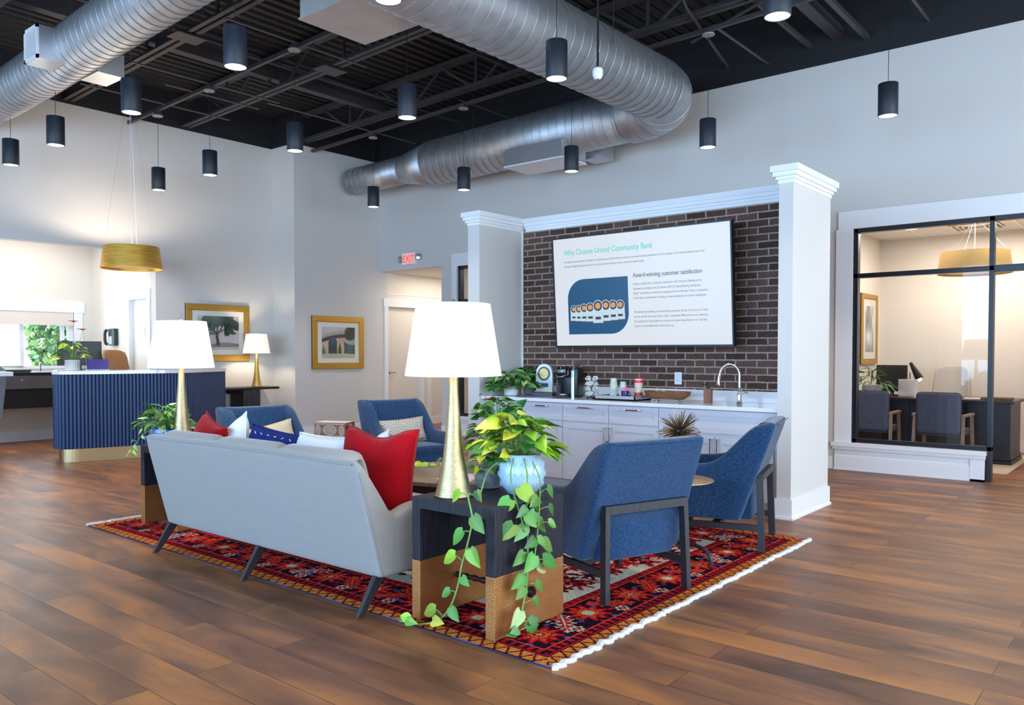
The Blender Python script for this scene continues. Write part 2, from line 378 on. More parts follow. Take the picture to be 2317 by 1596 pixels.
# left wall with the opening to the teller area, the jog, and the stretch to the rear corner
wall_boxes('wall_left', [(-11.55, -11.4, -4.2, 1.0, 0, WT), (-11.55, -11.4, 1.0, 5.764, 2.763, WT), (-11.55, -11.4, 5.764, 7.71, 0, WT),
                         (-11.55, -10.8, 7.71, 9.63, 0, WT)], wall_paint)
wall_boxes('wall_left_upper', [(-11.55, -11.4, -4.2, 7.71, WT, 5.4), (-11.55, -10.8, 7.71, 9.63, WT, 5.4)], black_paint)
# rear wall: corridor opening, two glazed offices
wall_boxes('wall_rear', [(-10.8, 4.2, 9.48, 9.63, 2.915, WT), (-10.8, -8.985, 9.48, 9.63, 2.74, 2.915), (-9.30, -9.10, 9.48, 9.63, 0, 2.74), (-9.10, -8.985, 9.48, 9.63, 0, 2.74),
                         (-8.985, -6.2, 9.48, 9.63, 0, 0.26), (-6.2, -3.009, 9.48, 9.63, 0, 2.915), (-3.009, -1.53, 9.48, 9.63, 0, 0.26), (-8.985, -8.95, 9.48, 9.63, .26, 2.915),
                         (-0.35, 4.2, 9.48, 9.63, 0, 2.915), (-3.009, -2.85, 9.48, 9.63, .26, 2.915), (-2.85, -0.35, 9.48, 9.63, 2.715, 2.915), (-8.95, -6.2, 9.48, 9.63, 2.715, 2.915)], wall_paint)
wall_boxes('wall_rear_upper', [(-10.8, 4.2, 9.48, 9.63, WT, 5.8)], black_paint)
# walls behind and beside the camera with storefront openings
wall_boxes('wall_front', [(-11.55, 4.2, -4.2, -4.05, 0, 0.4), (-11.55, 4.2, -4.2, -4.05, 3.6, 5.8)] + [(x, x + 0.35, -4.2, -4.05, 0.4, 3.6) for x in (-11.4, -6.8, -2.8, 1.3, 3.85)], wall_paint)
wall_boxes('wall_right', [(4.05, 4.2, -4.2, 9.63, 0, 0.4), (4.05, 4.2, -4.2, 9.63, 3.6, 5.8)] + [(4.05, 4.2, y, y + 0.5, 0.4, 3.6) for y in (-4.2, 0.75, 4.7, 8.7)], wall_paint)
# teller room
wall_boxes('wall_teller_rear', [(-13.6, -13.45, -0.5, 5.91, 0, 1.09), (-13.6, -13.45, -0.5, 5.91, 1.96, 3.3), (-13.6, -13.45, 5.47, 5.91, 1.09, 1.96), (-13.6, -13.45, -0.5, 1.5, 1.09, 1.96)], wall_cream)
wall_boxes('wall_teller_side', [(-13.45, -12.28, 5.764, 5.91, 0, 3.3), (-12.28, -11.551, 5.764, 5.91, 2.13, 3.3)], wall_cream)
wall_boxes('wall_teller_near', [(-13.6, -11.4, -0.65, -0.5, 0, 3.3)], wall_cream)
wall_boxes('ceiling_teller', [(-13.6, -11.55, -0.65, 5.91, 3.2, 3.3)], trim_white)
# corridor behind the exit sign
wall_boxes('wall_corridor_left', [(-10.95, -10.8, 9.63, 9.66, 0, 2.8), (-10.95, -10.8, 9.66, 10.47, 2.18, 2.8), (-10.95, -10.8, 10.47, 12.2, 0, 2.8)], wall_cream)
wall_boxes('wall_corridor_right', [(-9.30, -9.20, 9.63, 12.2, 0, 2.8)], wall_cream)
wall_boxes('wall_corridor_end', [(-10.95, -9.2, 12.2, 12.3, 0, 2.8)], wall_cream)
wall_boxes('ceiling_corridor', [(-10.95, -9.2, 9.63, 12.3, 2.74, 2.84)], wall_cream)
# offices
wall_boxes('wall_office_left', [(-3.5, -3.4, 9.63, 12.7, 0, 3.0)], wall_cream)
wall_boxes('wall_office_rear', [(-9.2, 0.6, 12.6, 12.75, 0, 3.0)], wall_cream)
wall_boxes('wall_office_right', [(0.5, 0.6, 9.63, 12.6, 0, 3.0)], wall_cream)
b = BM(); box(b, -9.2, 0.6, 9.63, 12.75, 2.96, 3.05)
cl = struct('ceiling_office', b, mat('acoustic_tile', srgb(226, 218, 210), 0.9))
b = BM()
for i in range(1, 9): box(b, -3.4 + i * 0.6 - 0.012, -3.4 + i * 0.6 + 0.012, 9.63, 12.6, 2.952, 2.962)
for i in range(1, 5): box(b, -3.4, 0.5, 9.7 + i * 0.6 - 0.012, 9.7 + i * 0.6 + 0.012, 2.951, 2.961)
struct('ceiling_grid', b, trim_white)

# baseboards and trim (white)
def base(name, boxes): return wall_boxes(name, boxes, trim_white)
def skirt(x0, x1, y0, y1, d):   # d: which way it sticks out
    return [(x0, x1, y0, y1, 0, 0.13)]
base('baseboard_left', [(-11.4, -11.385, 5.764, 7.71, 0, 0.14), (-11.4, -10.785, 7.695, 7.71, 0, 0.14), (-10.8, -10.785, 7.71, 9.48, 0, 0.14), (-10.8, -10.78, 7.71, 9.48, 0, 0.02), (-11.4, -11.385, -4, 1.0, 0, .14)])
base('baseboard_rear', [(-9.30, -8.985, 9.465, 9.48, 0, 0.14), (-6.2, -3.05, 9.465, 9.48, 0, 0.14)])
base('baseboard_teller', [(-13.45, -13.43, -0.5, 5.76, 0, 0.15), (-13.43, -12.4, 5.745, 5.764, 0, 0.15)])
base('baseboard_office', [(-3.4, 0.5, 12.585, 12.6, 0, 0.14), (-3.4, -3.385, 9.63, 12.6, 0, 0.14)])
base('baseboard_corridor', [(-10.8, -10.785, 10.52, 12.2, 0, 0.14), (-9.315, -9.30, 9.63, 12.2, 0, .14)])
# flat panelling in the corridor
base('trim_1', [(-10.8, -10.79, 9.63, 12.2, 2.36, 2.375), (-10.8, -10.788, 10.62, 10.72, 0.14, 2.3), (-10.8, -10.788, 11.5, 11.6, 0.14, 2.3)])

def door(n, w, h, m_leaf, M, handle_side=1, sign=None):
    """door leaf standing in local XZ plane facing -Y, hinge jamb at x=0"""
    t = sthing('door_%d' % n); t.matrix_world = M
    b = BM(); box(b, 0, w, 0.05, 0.09, 0.005, h, 0.003); struct('door_leaf', b, m_leaf, t)
    b = BM(); box(b, -0.09, 0, -0.018, 0.1, 0, h + 0.0); box(b, w, w + 0.09, -0.018, 0.1, 0, h); box(b, -0.11, w + 0.10, -0.022, 0.1, h, h + 0.14)
    struct('door_frame', b, trim_white, t)
    hx = 0.07 if handle_side < 0 else w - 0.07
    b = BM(); lathe(b, [(0.026, 0), (0.026, 0.012), (0.012, 0.014), (0.012, 0.05)], 16, M=Matrix.Translation((hx, 0.05, 0.98)) @ Matrix.Rotation(PI / 2, 4, 'X'))
    s = 1 if handle_side < 0 else -1
    tube(b, [(hx, 0.005, 0.98), (hx + s * 0.06, 0.003, 0.982), (hx + s * 0.12, 0.01, 0.975)], 0.009, 8)
    struct('door_handle', b, steel, t, True)
    return t
cream_door = mat('cream_door', srgb(232, 226, 216), 0.45)
d1 = door(1, 0.55, 2.12, cream_door, Matrix.Translation((-12.20, 5.764, 0)), 1)
text('EXIT ONLY\nDO NOT\nENTER', 0.045, mat('sign_grey', srgb(170, 170, 172), 0.6), d1, (0.42, 0.049, 1.66), align='CENTER', xs=0.9)
door(2, 0.78, 2.145, cream_door, Matrix.Translation((-10.8, 9.66, 0)) @ Matrix.Rotation(PI / 2, 4, 'Z'), -1)

# windows
def window_frame(n, x0, x1, z0, z1, mulls, trans, y=9.50, depth=0.09):
    t = sthing('window_%d' % n)
    b = BM(); wd = 0.045
    box(b, x0, x0 + wd, y, y + depth, z0, z1, .003); box(b, x1 - wd, x1, y, y + depth, 0 if n == 2 else z0, z1, .003)
    box(b, x0, x1, y, y + depth, z1 - wd, z1, .003); box(b, x0, x1, y, y + depth, z0, z0 + wd, .003)
    for m_ in mulls: box(b, m_ - wd / 2, m_ + wd / 2, y, y + depth, z0, z1, .003)
    box(b, x0, x1, y, y + depth, trans - 0.025, trans + 0.025, .003)
    struct('window_frame', b, window_black, t)
    xs = [x0] + list(mulls) + [x1]
    for a, c in zip(xs, xs[1:]):
        for u, v in ((z0, trans), (trans, z1)):
            b = BM(); box(b, a + 0.02, c - 0.02, y + 0.04, y + 0.047, u + 0.02, v - 0.02); struct('pane', b, glass, t)
    return t
t2 = window_frame(2, -2.85, -1.475, 0.315, 2.715, [], 2.19)
# overdoor light to the right of the mullion, over the open doorway
b = BM(); box(b, -1.475, -0.40, 9.50, 9.59, 2.67, 2.715, .003); box(b, -1.475, -0.40, 9.50, 9.59, 2.15, 2.22, .003); box(b, -0.42, -0.35, 9.50, 9.59, 0, 2.715, .003)
struct('overlight_frame', b, window_black, t2)
b = BM(); box(b, -1.48, -0.41, 9.54, 9.547, 2.21, 2.68); struct('pane', b, glass, t2)
window_frame(3, -8.945, -6.22, 0.315, 2.715, [-7.6], 2.16)
base('trim_2', [(-3.035, -2.86, 9.462, 9.48, 0.26, 2.715), (-3.01, -0.18, 9.458, 9.48, 2.715, 2.915), (-2.86, -2.85, 9.462, 9.50, .31, 2.715),
                (-3.06, -1.515, 9.42, 9.50, 0.27, 0.315), (-3.045, -1.52, 9.435, 9.48, 0.235, 0.27), (-3.03, -1.525, 9.455, 9.48, 0.0, 0.14), (-3.03, -1.525, 9.463, 9.48, 0.14, 0.235),
                (-3.03, -1.64, 9.456, 9.48, 0.14, 0.16), (-1.66, -1.525, 9.452, 9.48, 0.0, 0.235), (-3.04, -1.525, 9.452, 9.465, 0, 0.022), (-0.40, -0.2, 9.462, 9.48, 0, 2.715)])
base('trim_3', [(-9.06, -8.95, 9.465, 9.48, 0.14, 2.715), (-9.06, -6.05, 9.46, 9.48, 2.715, 2.915), (-9.0, -6.1, 9.43, 9.50, 0.27, 0.315), (-9.0, -6.1, 9.465, 9.48, 0, 0.27)])
# teller window with its roller shade
t = sthing('window_1')
b = BM()
box(b, -13.56, -13.49, 1.5, 5.47, 1.09, 1.13); box(b, -13.56, -13.49, 5.40, 5.47, 1.09, 1.96); box(b, -13.56, -13.49, 1.5, 5.47, 1.92, 1.96)
for y in (4.72, 5.30, 3.1): box(b, -13.55, -13.50, y, y + 0.05, 1.09, 1.96)
struct('window_frame', b, trim_white, t)
b = BM(); box(b, -13.53, -13.524, 1.5, 5.42, 1.12, 1.93); struct('pane', b, glass, t)
base('trim_4', [(-13.45, -13.435, 5.47, 5.60, 1.0, 2.02), (-13.45, -13.43, 1.4, 5.63, 1.96, 2.13), (-13.45, -13.38, 1.4, 5.56, 1.045, 1.09)])
b = BM(); box(b, -13.46, -13.44, 1.5, 5.46, 1.78, 1.97); box(b, -13.465, -13.435, 1.5, 5.46, 1.755, 1.785)
tag(obj('roller_shade', b, mat('shade_fabric', srgb(226, 214, 204), 0.8)), 'cream roller shade pulled partly down over the bright teller window', 'window shade')

# trees and pavement beyond the teller window
b = BM(); box(b, -30, -13.7, -6, 16, -0.4, -0.3)
o = obj('pavement', b, mat('sunlit_paving', srgb(205, 200, 190), 0.9)); o['kind'] = 'structure'
def leaf_cloud(bm, lay, c, rad, n, size, cols):
    for _ in range(n):
        v = Vector(rng.normal(size=3)); v.normalize(); p = Vector(c) + Vector((v.x * rad[0], v.y * rad[1], v.z * rad[2])) * (rng.uniform(0.35, 1) ** 0.5)
        a = Vector(rng.normal(size=3)).normalized(); bb = a.cross(Vector(rng.normal(size=3))).normalized(); s = size * rng.uniform(.6, 1.3)
        f = bm.faces.new([bm.verts.new(p + a * s), bm.verts.new(p + bb * s * .6), bm.verts.new(p - a * s), bm.verts.new(p - bb * s * .6)])
        cc = cols[rng.integers(len(cols))]
        for l in f.loops: l[lay] = (*srgb(*cc)[:3], 1)
for (y, z, r_, cols, lab) in ((7.35, 1.9, .75, [(120, 176, 120), (160, 205, 140), (90, 150, 110)], 'bushy green tree outside the teller window, left of the pair'),
                              (8.35, 1.2, 0.8, [(120, 150, 150), (150, 186, 150)], 'lower blue-green tree outside the teller window, right of the pair')):
    t = thing('garden_tree', lab, 'tree', (-18.5 if y < 8 else -19.2, y, -0.3), group='trees outside the teller window')
    b = BM(); tube(b, [(0, 0, 0), (0.05, 0, 0.8), (0, 0.05, z)], [0.12, 0.1, 0.05], 8); obj('trunk', b, walnut, t, True)
    b = BM(); lay = b.loops.layers.float_color.new('Col'); leaf_cloud(b, lay, (0, 0, z + 0.2), (0.8, r_, 1.3), 1500, 0.10, cols); obj('foliage', b, leaf_m, t)

# ------------------------------------------------------------------ ceiling steelwork (slopes gently up to the right)
SL = 0.03
def jz(x, z0): return z0 + SL * (x + 11.4)
def joist(y):
    t = sthing('ceiling_joist')
    x0, x1 = -11.4, 4.0
    if y > 7.71: x0 = -10.8
    b = BM()
    for s in (-0.045, 0.045):
        bar(b, (x0, y + s, jz(x0, 4.66)), (x1, y + s, jz(x1, 4.66)), 0.055, 0.012); bar(b, (x0, y + s * 0.35, jz(x0, 4.69)), (x1, y + s * 0.35, jz(x1, 4.69)), 0.008, 0.06)
    struct('bottom_chord', b, steel_black, t)
    b = BM(); bar(b, (x0, y, jz(x0, 5.075)), (x1, y, jz(x1, 5.075)), 0.13, 0.05); struct('top_chord', b, steel_black, t)
    b = BM(); x = x0 + 0.5
    while x < x1 - 0.6:
        bar(b, (x, y, jz(x, 5.06)), (x + 0.55, y, jz(x + .55, 4.68)), 0.03, 0.03, (0, 1, 0)); bar(b, (x + 0.72, y, jz(x + .72, 4.68)), (x + 1.27, y, jz(x + 1.27, 5.06)), 0.025, 0.025, (0, 1, 0))
        bar(b, (x + 0.63, y, jz(x + .63, 4.68)), (x + 0.63, y, jz(x + .63, 5.06)), 0.03, 0.03, (0, 1, 0)); x += 1.27
    struct('web', b, steel_black, t)
    return t
for y in (-0.3, 1.33, 2.96, 4.6, 6.24, 7.92): joist(y)
# gusset plates on the bottom chords
for x, y in ((-8.0, 6.24), (-5.9, 7.92), (-8.35, 4.6)):
    b = BM(); box(b, x - 0.12, x + 0.12, y - 0.17, y + 0.17, jz(x, 4.635), jz(x, 4.65)); struct('ceiling_plate', b, steel_black)
# cross beams along Y
for x, w_, h_, z in ((-5.9, 0.14, 0.3, 4.93), (-9.2, 0.14, 0.3, 4.93), (-3.04, 0.13, 0.10, 4.93), (-2.72, 0.05, 0.05, 4.8), (-3.35, 0.04, 0.05, 4.86), (0.0, .14, .3, 4.95)):
    b = BM(); box(b, x - w_ / 2, x + w_ / 2, -4, 9.48, z - h_ / 2, z + h_ / 2) if h_ < 0.2 else box(b, x - w_ / 2, x + w_ / 2, 2.0, 8.1, z - 0.05, z + h_ / 2)
    struct('ceiling_beam', b, steel_black)
def strap(x, y0, y1, z):
    t = sthing('ceiling_strap'); b = BM(); box(b, x - 0.016, x + 0.016, y0, y1, z, z + 0.012); struct('strap_steel', b, steel_black, t)
    b = BM(); y = y0 + .03
    while y < y1: box(b, x - 0.006, x + 0.006, y, y + 0.022, z - 0.001, z + 0.001); y += 0.045
    struct('strap_slots', b, mat('pale_slot', srgb(120, 116, 112), .6), t)
for x, y0, y1 in ((-9.2, 4.4, 6.35), (-9.6, 5.0, 6.3), (-7.4, 4.5, 6.3), (-10.3, 4.3, 6.3), (-9.3, 6.24, 8.9), (-7.4, 7.9, 8.9), (-5.6, 7.9, 9.48), (-3.85, 8.0, 9.48), (-2.1, 8, 9.48)): strap(x, y0, y1, jz(x, 4.56) - 0.02)
# round conduits
for pts in ([(-6.6, 5.0, 4.9), (-6.5, 9.3, 4.9)], [(-8.6, 5.2, 4.85), (-8.55, 9.3, 4.85)], [(-3.6, 2.0, 4.6), (-3.72, 6.6, 4.82), (-3.95, 7.6, 4.84), (-4.35, 9.45, 4.84)],
            [(-4.2, 8.2, 4.74), (-2.8, 7.7, 4.86), (-2.2, 7.4, 4.9), (-1.2, 7.2, 4.9)]):
    b = BM(); tube(b, smooth_path(pts, 4), 0.018, 8); struct('ceiling_conduit', b, steel_black, smooth=True)
# channels the pendants hang from
for x0, x1, y in ((-11.35, 4.0, 5.38), (-10.75, 4.0, 8.03), (-11.35, 4.0, 3.5)):
    b = BM(); bar(b, (x0, y, jz(x0, 4.53)), (x1, y, jz(x1, 4.53)), 0.042, 0.042)
    struct('ceiling_channel', b, steel_black)

# ------------------------------------------------------------------ spiral ducts
def duct_mesh(path, radii, ridge_len=0.14):
    """swept round duct with raised spiral seams; path list of points, radii per point"""
    b = BM(); P = [Vector(p) for p in path]; tube(b, P, radii, 40, cap=True); return b
def seams(path, radii, step=0.135):
    b = BM(); P = [Vector(p) for p in path]; acc = 0; nxt = step
    for i in range(len(P) - 1):
        d = (P[i + 1] - P[i]); L_ = d.length; dn = d.normalized()
        while acc + L_ > nxt:
            f = (nxt - acc) / L_; p = P[i] + d * f; r = radii[i] * (1 - f) + radii[i + 1] * f
            q = dn.cross(Vector((0, 0, 1))).normalized(); u = q.cross(dn); tilt = 0.10
            ring = []
            for k in range(40):
                a = 2 * PI * k / 40; ring.append(p + (q * math.cos(a) + u * math.sin(a)) * (r + 0.002) + dn * math.cos(a) * r * tilt)
            ring.append(ring[0]); tube(b, ring, 0.003, 4, cap=False); nxt += step
        acc += L_
    return b
def arc(c, r, a0, a1, n, z):
    return [(c[0] + r * math.cos(a0 + (a1 - a0) * i / n), c[1] + r * math.sin(a0 + (a1 - a0) * i / n), z) for i in range(n + 1)]
def run(t, path, radii, step=0.135, rings=()):
    obj('duct_shell', duct_mesh(path, radii), galv, t, True, angle=180); obj('duct_seam', seams(path, radii, step), galv_dark, t, True)
# central run: along Y toward the rear wall, elbow, then left along the wall, reducer, small end
dz = 4.24
dc = thing('spiral_duct', 'large galvanised spiral duct crossing overhead and turning left along the rear wall', 'air duct')
run(dc, [(-4.54, 1.5, 4.22), (-4.54, 4.5, 4.22), (-4.54, 7.98, 4.25)], [0.335] * 3)
el = arc((-5.26, 7.98), 0.72, 0, PI / 2, 5, 4.25)
obj('duct_elbow', duct_mesh(el, [0.338] * len(el)), galv, dc, True, angle=12); obj('duct_elbow_seam', seams(el, [0.340] * len(el), 0.235), galv_dark, dc, True)
run(dc, [(-5.26, 8.70, 4.27), (-8.72, 8.72, 4.18)], [0.33, 0.33])
p = [(-8.72, 8.72, 4.18), (-9.38, 8.77, 4.19)]
obj('duct_reducer', duct_mesh(p, [0.33, 0.218]), galv, dc, True, angle=180)
run(dc, [(-9.38, 8.77, 4.19), (-10.62, 8.77, 4.16)], [0.215, 0.215])
# square boot and register under the wall run
b = BM(); box(b, -7.02, -6.08, 8.36, 8.9, 3.82, 4.04); obj('register_boot', b, pewter, dc)
b = BM(); box(b, -7.03, -6.07, 8.35, 8.91, 3.80, 3.82); obj('register_face', b, trim_white, dc)
b = BM(); box(b, -6.2, -5.9, 9.0, 9.3, 3.9, 4.1); obj('register_boot', b, pewter, dc)
b = BM(); box(b, -5.49, -4.80, 3.99, 4.66, 4.0, 4.34); box(b, -5.5, -4.79, 3.98, 4.67, 3.995, 4.01); obj('plenum_box', b, mat('plenum_steel', (0.62, 0.60, 0.58), 0.45, 0.7, noise=(5, .08)), dc)
# left run along X, bending down at its left end
dl = thing('spiral_duct', 'galvanised spiral duct overhead at top left, running off toward the teller area', 'air duct')
pl = [(-12.2, 3.56, 4.29), (-11.4, 3.56, 4.30), (-10.6, 3.56, 4.30), (-9.8, 3.54, 4.30), (-8.6, 3.48, 4.30), (-5.9, 3.37, 4.32), (-2.0, 3.30, 4.34)]
run(dl, smooth_path(pl, 5), [0.245] * 31, 0.12)
def register(t, c, rz, s=0.30):
    M = Matrix.Translation(c) @ Matrix.Rotation(rz, 4, 'Z')
    b = BM(); box(b, -0.15, 0.16, -s / 2, s / 2, -s / 2, s / 2, M=M); obj('register_boot', b, pewter, t)
    b = BM()
    for z in (-s / 2, s / 2 - 0.03): box(b, -0.17, -0.15, -s / 2, s / 2, z, z + 0.03, M=M)
    for y in (-s / 2, s / 2 - 0.03): box(b, -0.17, -0.15, y, y + 0.03, -s / 2, s / 2, M=M)
    n = 9
    for i in range(n): y = -s / 2 + 0.03 + (s - 0.06) * (i + .5) / n; box(b, -0.162, -0.152, y - .006, y + .006, -s / 2 + .03, s / 2 - .03, M=M)
    obj('register_face', b, trim_white, t)
register(dl, (-8.45, 3.25, 4.25), R(90), 0.31)
b = BM(); box(b, -8.62, -8.22, 3.60, 3.86, 4.08, 4.30); obj('register_boot', b, pewter, dl)
for x in (-8.9, -6.4):
    for s in (-0.235, 0.235):
        b = BM(); tube(b, [(x, 3.45 + s, 4.32), (x, 3.45 + s * .7, jz(x, 5.02))], 0.003, 5); obj('hanger_wire', b, steel_black, dl)
for p_, q_ in (((-4.88, 6.6, 4.26), (-4.88, 6.62, 5.1)), ((-4.2, 6.6, 4.26), (-4.2, 6.62, 5.1)), ((-7.6, 8.38, 4.25), (-7.6, 8.38, 5.1))):
    b = BM(); tube(b, [p_, q_], 0.003, 5); obj('hanger_wire', b, steel_black, dc)

# ------------------------------------------------------------------ pendants
PB = 3.50; PH = 0.295
def make_pendant():
    t = thing('cylinder_pendant', 'x', 'pendant light', group='black cylinder pendants')
    b = BM(); lathe(b, [(0.084, 0.0), (0.0865, 0.004), (0.0865, PH - 0.003), (0.084, PH), (0.0, PH)], 36, cap=(False, True)); lathe(b, [(0.084, 0.0), (0.080, 0.0), (0.074, 0.07)], 36, cap=(False, False)); obj('housing', b, mat('black_powdercoat', srgb(30, 36, 46), 0.5), t, True)
    b = BM(); lathe(b, [(0.0795, 0.004), (0.070, 0.05), (0.045, 0.085), (0.0, 0.095)], 24, cap=(False, False)); obj('reflector', b, lamp_glow, t, True)
    return t
pend0 = make_pendant()
pend = [(-5.59, 3.47, 'row nearest the camera, large one left of the plenum box'), (-7.37, 3.52, 'hanging just above the gold drum pendant'), (-9.13, 3.56, 'hanging against the left wall below the spiral duct'),
        (-10.49, 3.6, 'the one closest to the left edge of the photo'), (-10.57, 5.4, 'low one right of the gold drum pendant wires'), (-9.2, 5.35, 'above the framed tree painting'),
        (-7.4, 5.3, 'in front of the left wall corner'), (-5.56, 5.22, 'hanging before the joists under the plenum box'), (-3.86, 5.24, 'in front of the big duct, beside the white sensor'),
        (-5.67, 8.0, 'beside the duct register over the brick'), (-7.42, 7.99, 'over the left wing wall of the brick niche'), (-9.31, 8.05, 'under the small end of the duct'),
        (-3.81, 3.42, 'cut by the top edge above the plenum box'), (-2.05, 5.19, 'cut by the top edge, upper right'), (-3.9, 7.99, 'right of the duct elbow'), (-2.11, 7.99, 'rightmost one against the pale rear wall')]
proots = [pend0] + [dup(pend0, (0, 0, 0), 0, 'x') for _ in pend[1:]]
for i, (x, y, lab) in enumerate(pend):
    lab = 'black cylinder pendant, ' + lab
    p_ = proots[i]
    p_.location = (x, y, PB); p_['label'] = lab
    zc = jz(x, 4.50) - 0.035
    b = BM(); tube(b, [(0, 0, PH), (0, 0, zc - PB)], 0.0028, 5); obj('cord', b, black_plastic, p_)
    b = BM(); lathe(b, [(0.065, zc - PB - 0.012), (0.068, zc - PB - 0.004), (0.066, zc - PB)], 24); obj('canopy', b, mat('grey_canopy', srgb(150, 150, 152), 0.5), p_, True)
    b = BM(); box(b, -0.035, 0.035, -0.035, 0.035, zc - PB, zc - PB + 0.05); obj('junction_box', b, steel_black, p_)
    l = bpy.data.lights.new('pendant_beam', 'SPOT'); l.energy = 58; l.spot_size = R(96); l.spot_blend = 0.6; l.shadow_soft_size = 0.06; l.color = (1.0, 0.86, 0.76)
    lo = bpy.data.objects.new('pendant_beam', l); C.objects.link(lo); lo.parent = p_; lo.location = (0, 0, -0.005)
# hanging white sensor
t = thing('hanging_sensor', 'small white ceiling sensor on a thick black rod in front of the big duct', 'sensor', (-3.53, 5.33, 3.5))
b = BM(); tube(b, [(0, 0, 0.03), (0, 0, 1.45)], 0.009, 8); obj('rod', b, black_plastic, t, True)
b = BM(); lathe(b, [(0.018, -0.05), (0.028, -0.045), (0.040, -0.02), (0.042, 0.02), (0.034, 0.035), (0.012, 0.045)], 12); obj('sensor_head', b, white_plastic, t, True)
b = BM(); lathe(b, [(0.008, -0.052), (0.01, -0.046)], 12); obj('lens', b, black_plastic, t)

# ------------------------------------------------------------------ freestanding brick partition with wing walls
BY = 7.05
b = BM(); box(b, -5.70, -2.44, BY, BY + 0.12, 0, 2.66); struct('wall_brick', b, brick_mat())
wall_boxes('wall_wing_left', [(-5.82, -5.66, 6.33, 7.2, 0, 2.72)], wall_paint)
wall_boxes('wall_wing_right', [(-2.475, -2.36, 6.33, 7.2, 0, 2.72)], wall_paint)
def cap_trim(name, x0, x1, y0, y1, front_only=False):
    b = BM()
    for o_, z0, z1 in ((0.008, 2.66, 2.69), (0.022, 2.69, 2.715), (0.04, 2.715, 2.75), (0.055, 2.75, 2.80)):
        if front_only: box(b, x0, x1, y0 - o_, y1, z0, z1)
        else: box(b, x0 - o_, x1 + o_, y0 - o_, y1 + o_, z0, z1, .002)
    return struct(name, b, trim_white)
cap_trim('trim_5', -5.82, -5.66, 6.33, 7.2); cap_trim('trim_6', -2.475, -2.36, 6.33, 7.2); cap_trim('trim_7', -5.61, -2.53, BY, 7.17, True)
base('baseboard_wing_right', [(-2.49, -2.345, 6.315, 7.215, 0, 0.16), (-2.50, -2.335, 6.305, 7.225, 0, 0.02)])
base('baseboard_wing_left', [(-5.835, -5.645, 6.315, 7.215, 0, 0.16)])
base('trim_8', [(-5.66, -5.645, BY - 0.015, BY, 0.9, 2.66)])

# ------------------------------------------------------------------ base cabinets
CT = 0.876; CF = 6.40
cabs = [(-5.655, -4.635, 2), (-4.635, -3.58, 2), (-3.58, -2.50, 0)]
def shaker(bm, x0, x1, z0, z1, y, fr=0.055):
    g = 0.003; x0 += g; x1 -= g; z0 += g; z1 -= g
    box(bm, x0, x1, y + 0.008, y + 0.02, z0, z1)
    box(bm, x0, x0 + fr, y, y + 0.009, z0, z1); box(bm, x1 - fr, x1, y, y + 0.009, z0, z1)
    box(bm, x0 + fr, x1 - fr, y, y + 0.009, z0, z0 + fr); box(bm, x0 + fr, x1 - fr, y, y + 0.009, z1 - fr, z1)
def pull(c, L_, vert, parent, name='handle'):
    b = BM(); x, y, z = c; h = L_ / 2
    if vert: a, e = (x, y - 0.03, z - h), (x, y - 0.03, z + h); posts = [(x, z - h * .85), (x, z + h * .85)]
    else: a, e = (x - h, y - 0.03, z), (x + h, y - 0.03, z); posts = [(x - h * .85, z), (x + h * .85, z)]
    tube(b, [a, e], 0.006, 8)
    for q in (a, e): lathe(b, [(0.0, -.009), (0.008, -.006), (0.009, 0), (0.008, .006), (0.0, .009)], 8, c=q)
    for px, pz in posts: tube(b, [(px, y - 0.03, pz), (px, y + 0.002, pz)], 0.005, 8)
    return obj(name, b, chrome, parent, True)
for i, (x0, x1, nd) in enumerate(cabs):
    t = thing('base_cabinet', ['pale grey shaker base cabinet at the left end under the trailing plants', 'pale grey shaker base cabinet in the middle, below the coffee tray', 'pale grey shaker sink cabinet with a plain top panel, below the faucet'][i], 'cabinet', ((x0 + x1) / 2, CF, 0), group='kitchenette base cabinets')
    W = x1 - x0; h = W / 2
    b = BM(); box(b, -h, h, 0.021, BY - CF - 0.01, 0.09, CT - 0.035); box(b, -h, h, 0.07, BY - CF - .01, 0, 0.09); obj('body', b, cabinet_paint, t)
    if nd:
        for s in (-1, 1):
            a, c = (-h, 0) if s < 0 else (0, h)
            b = BM(); shaker(b, a, c, 0.665, CT - 0.04, 0, 0.045); d = obj('drawer', b, cabinet_paint, t); pull(((a + c) / 2, 0, 0.80), 0.15, False, d)
            b = BM(); shaker(b, a, c, 0.095, 0.658, 0, 0.06); d = obj('door', b, cabinet_paint, t); pull((-s * -0.032, 0, 0.545), 0.17, True, d)
    else:
        b = BM(); shaker(b, -h, h, 0.635, CT - 0.04, 0, 0.05); obj('front_panel', b, cabinet_paint, t)
        for s in (-1, 1):
            a, c = (-h + .03, 0) if s < 0 else (0, h - .03)
            b = BM(); shaker(b, a, c, 0.095, 0.615, 0, 0.06); d = obj('door', b, cabinet_paint, t); pull((s * 0.032, 0, 0.51), 0.17, True, d)
t = thing('countertop', 'white quartz countertop with a low backsplash along the brick wall', 'countertop', (-4.08, 6.7, CT))
b = BM(); box(b, -1.578, 1.603, -0.34, 0.35, -0.033, 0, 0.002); obj('slab', b, quartz, t)
b = BM(); box(b, -1.578, 1.603, 0.33, 0.348, 0, 0.10, 0.002); obj('backsplash', b, quartz, t)

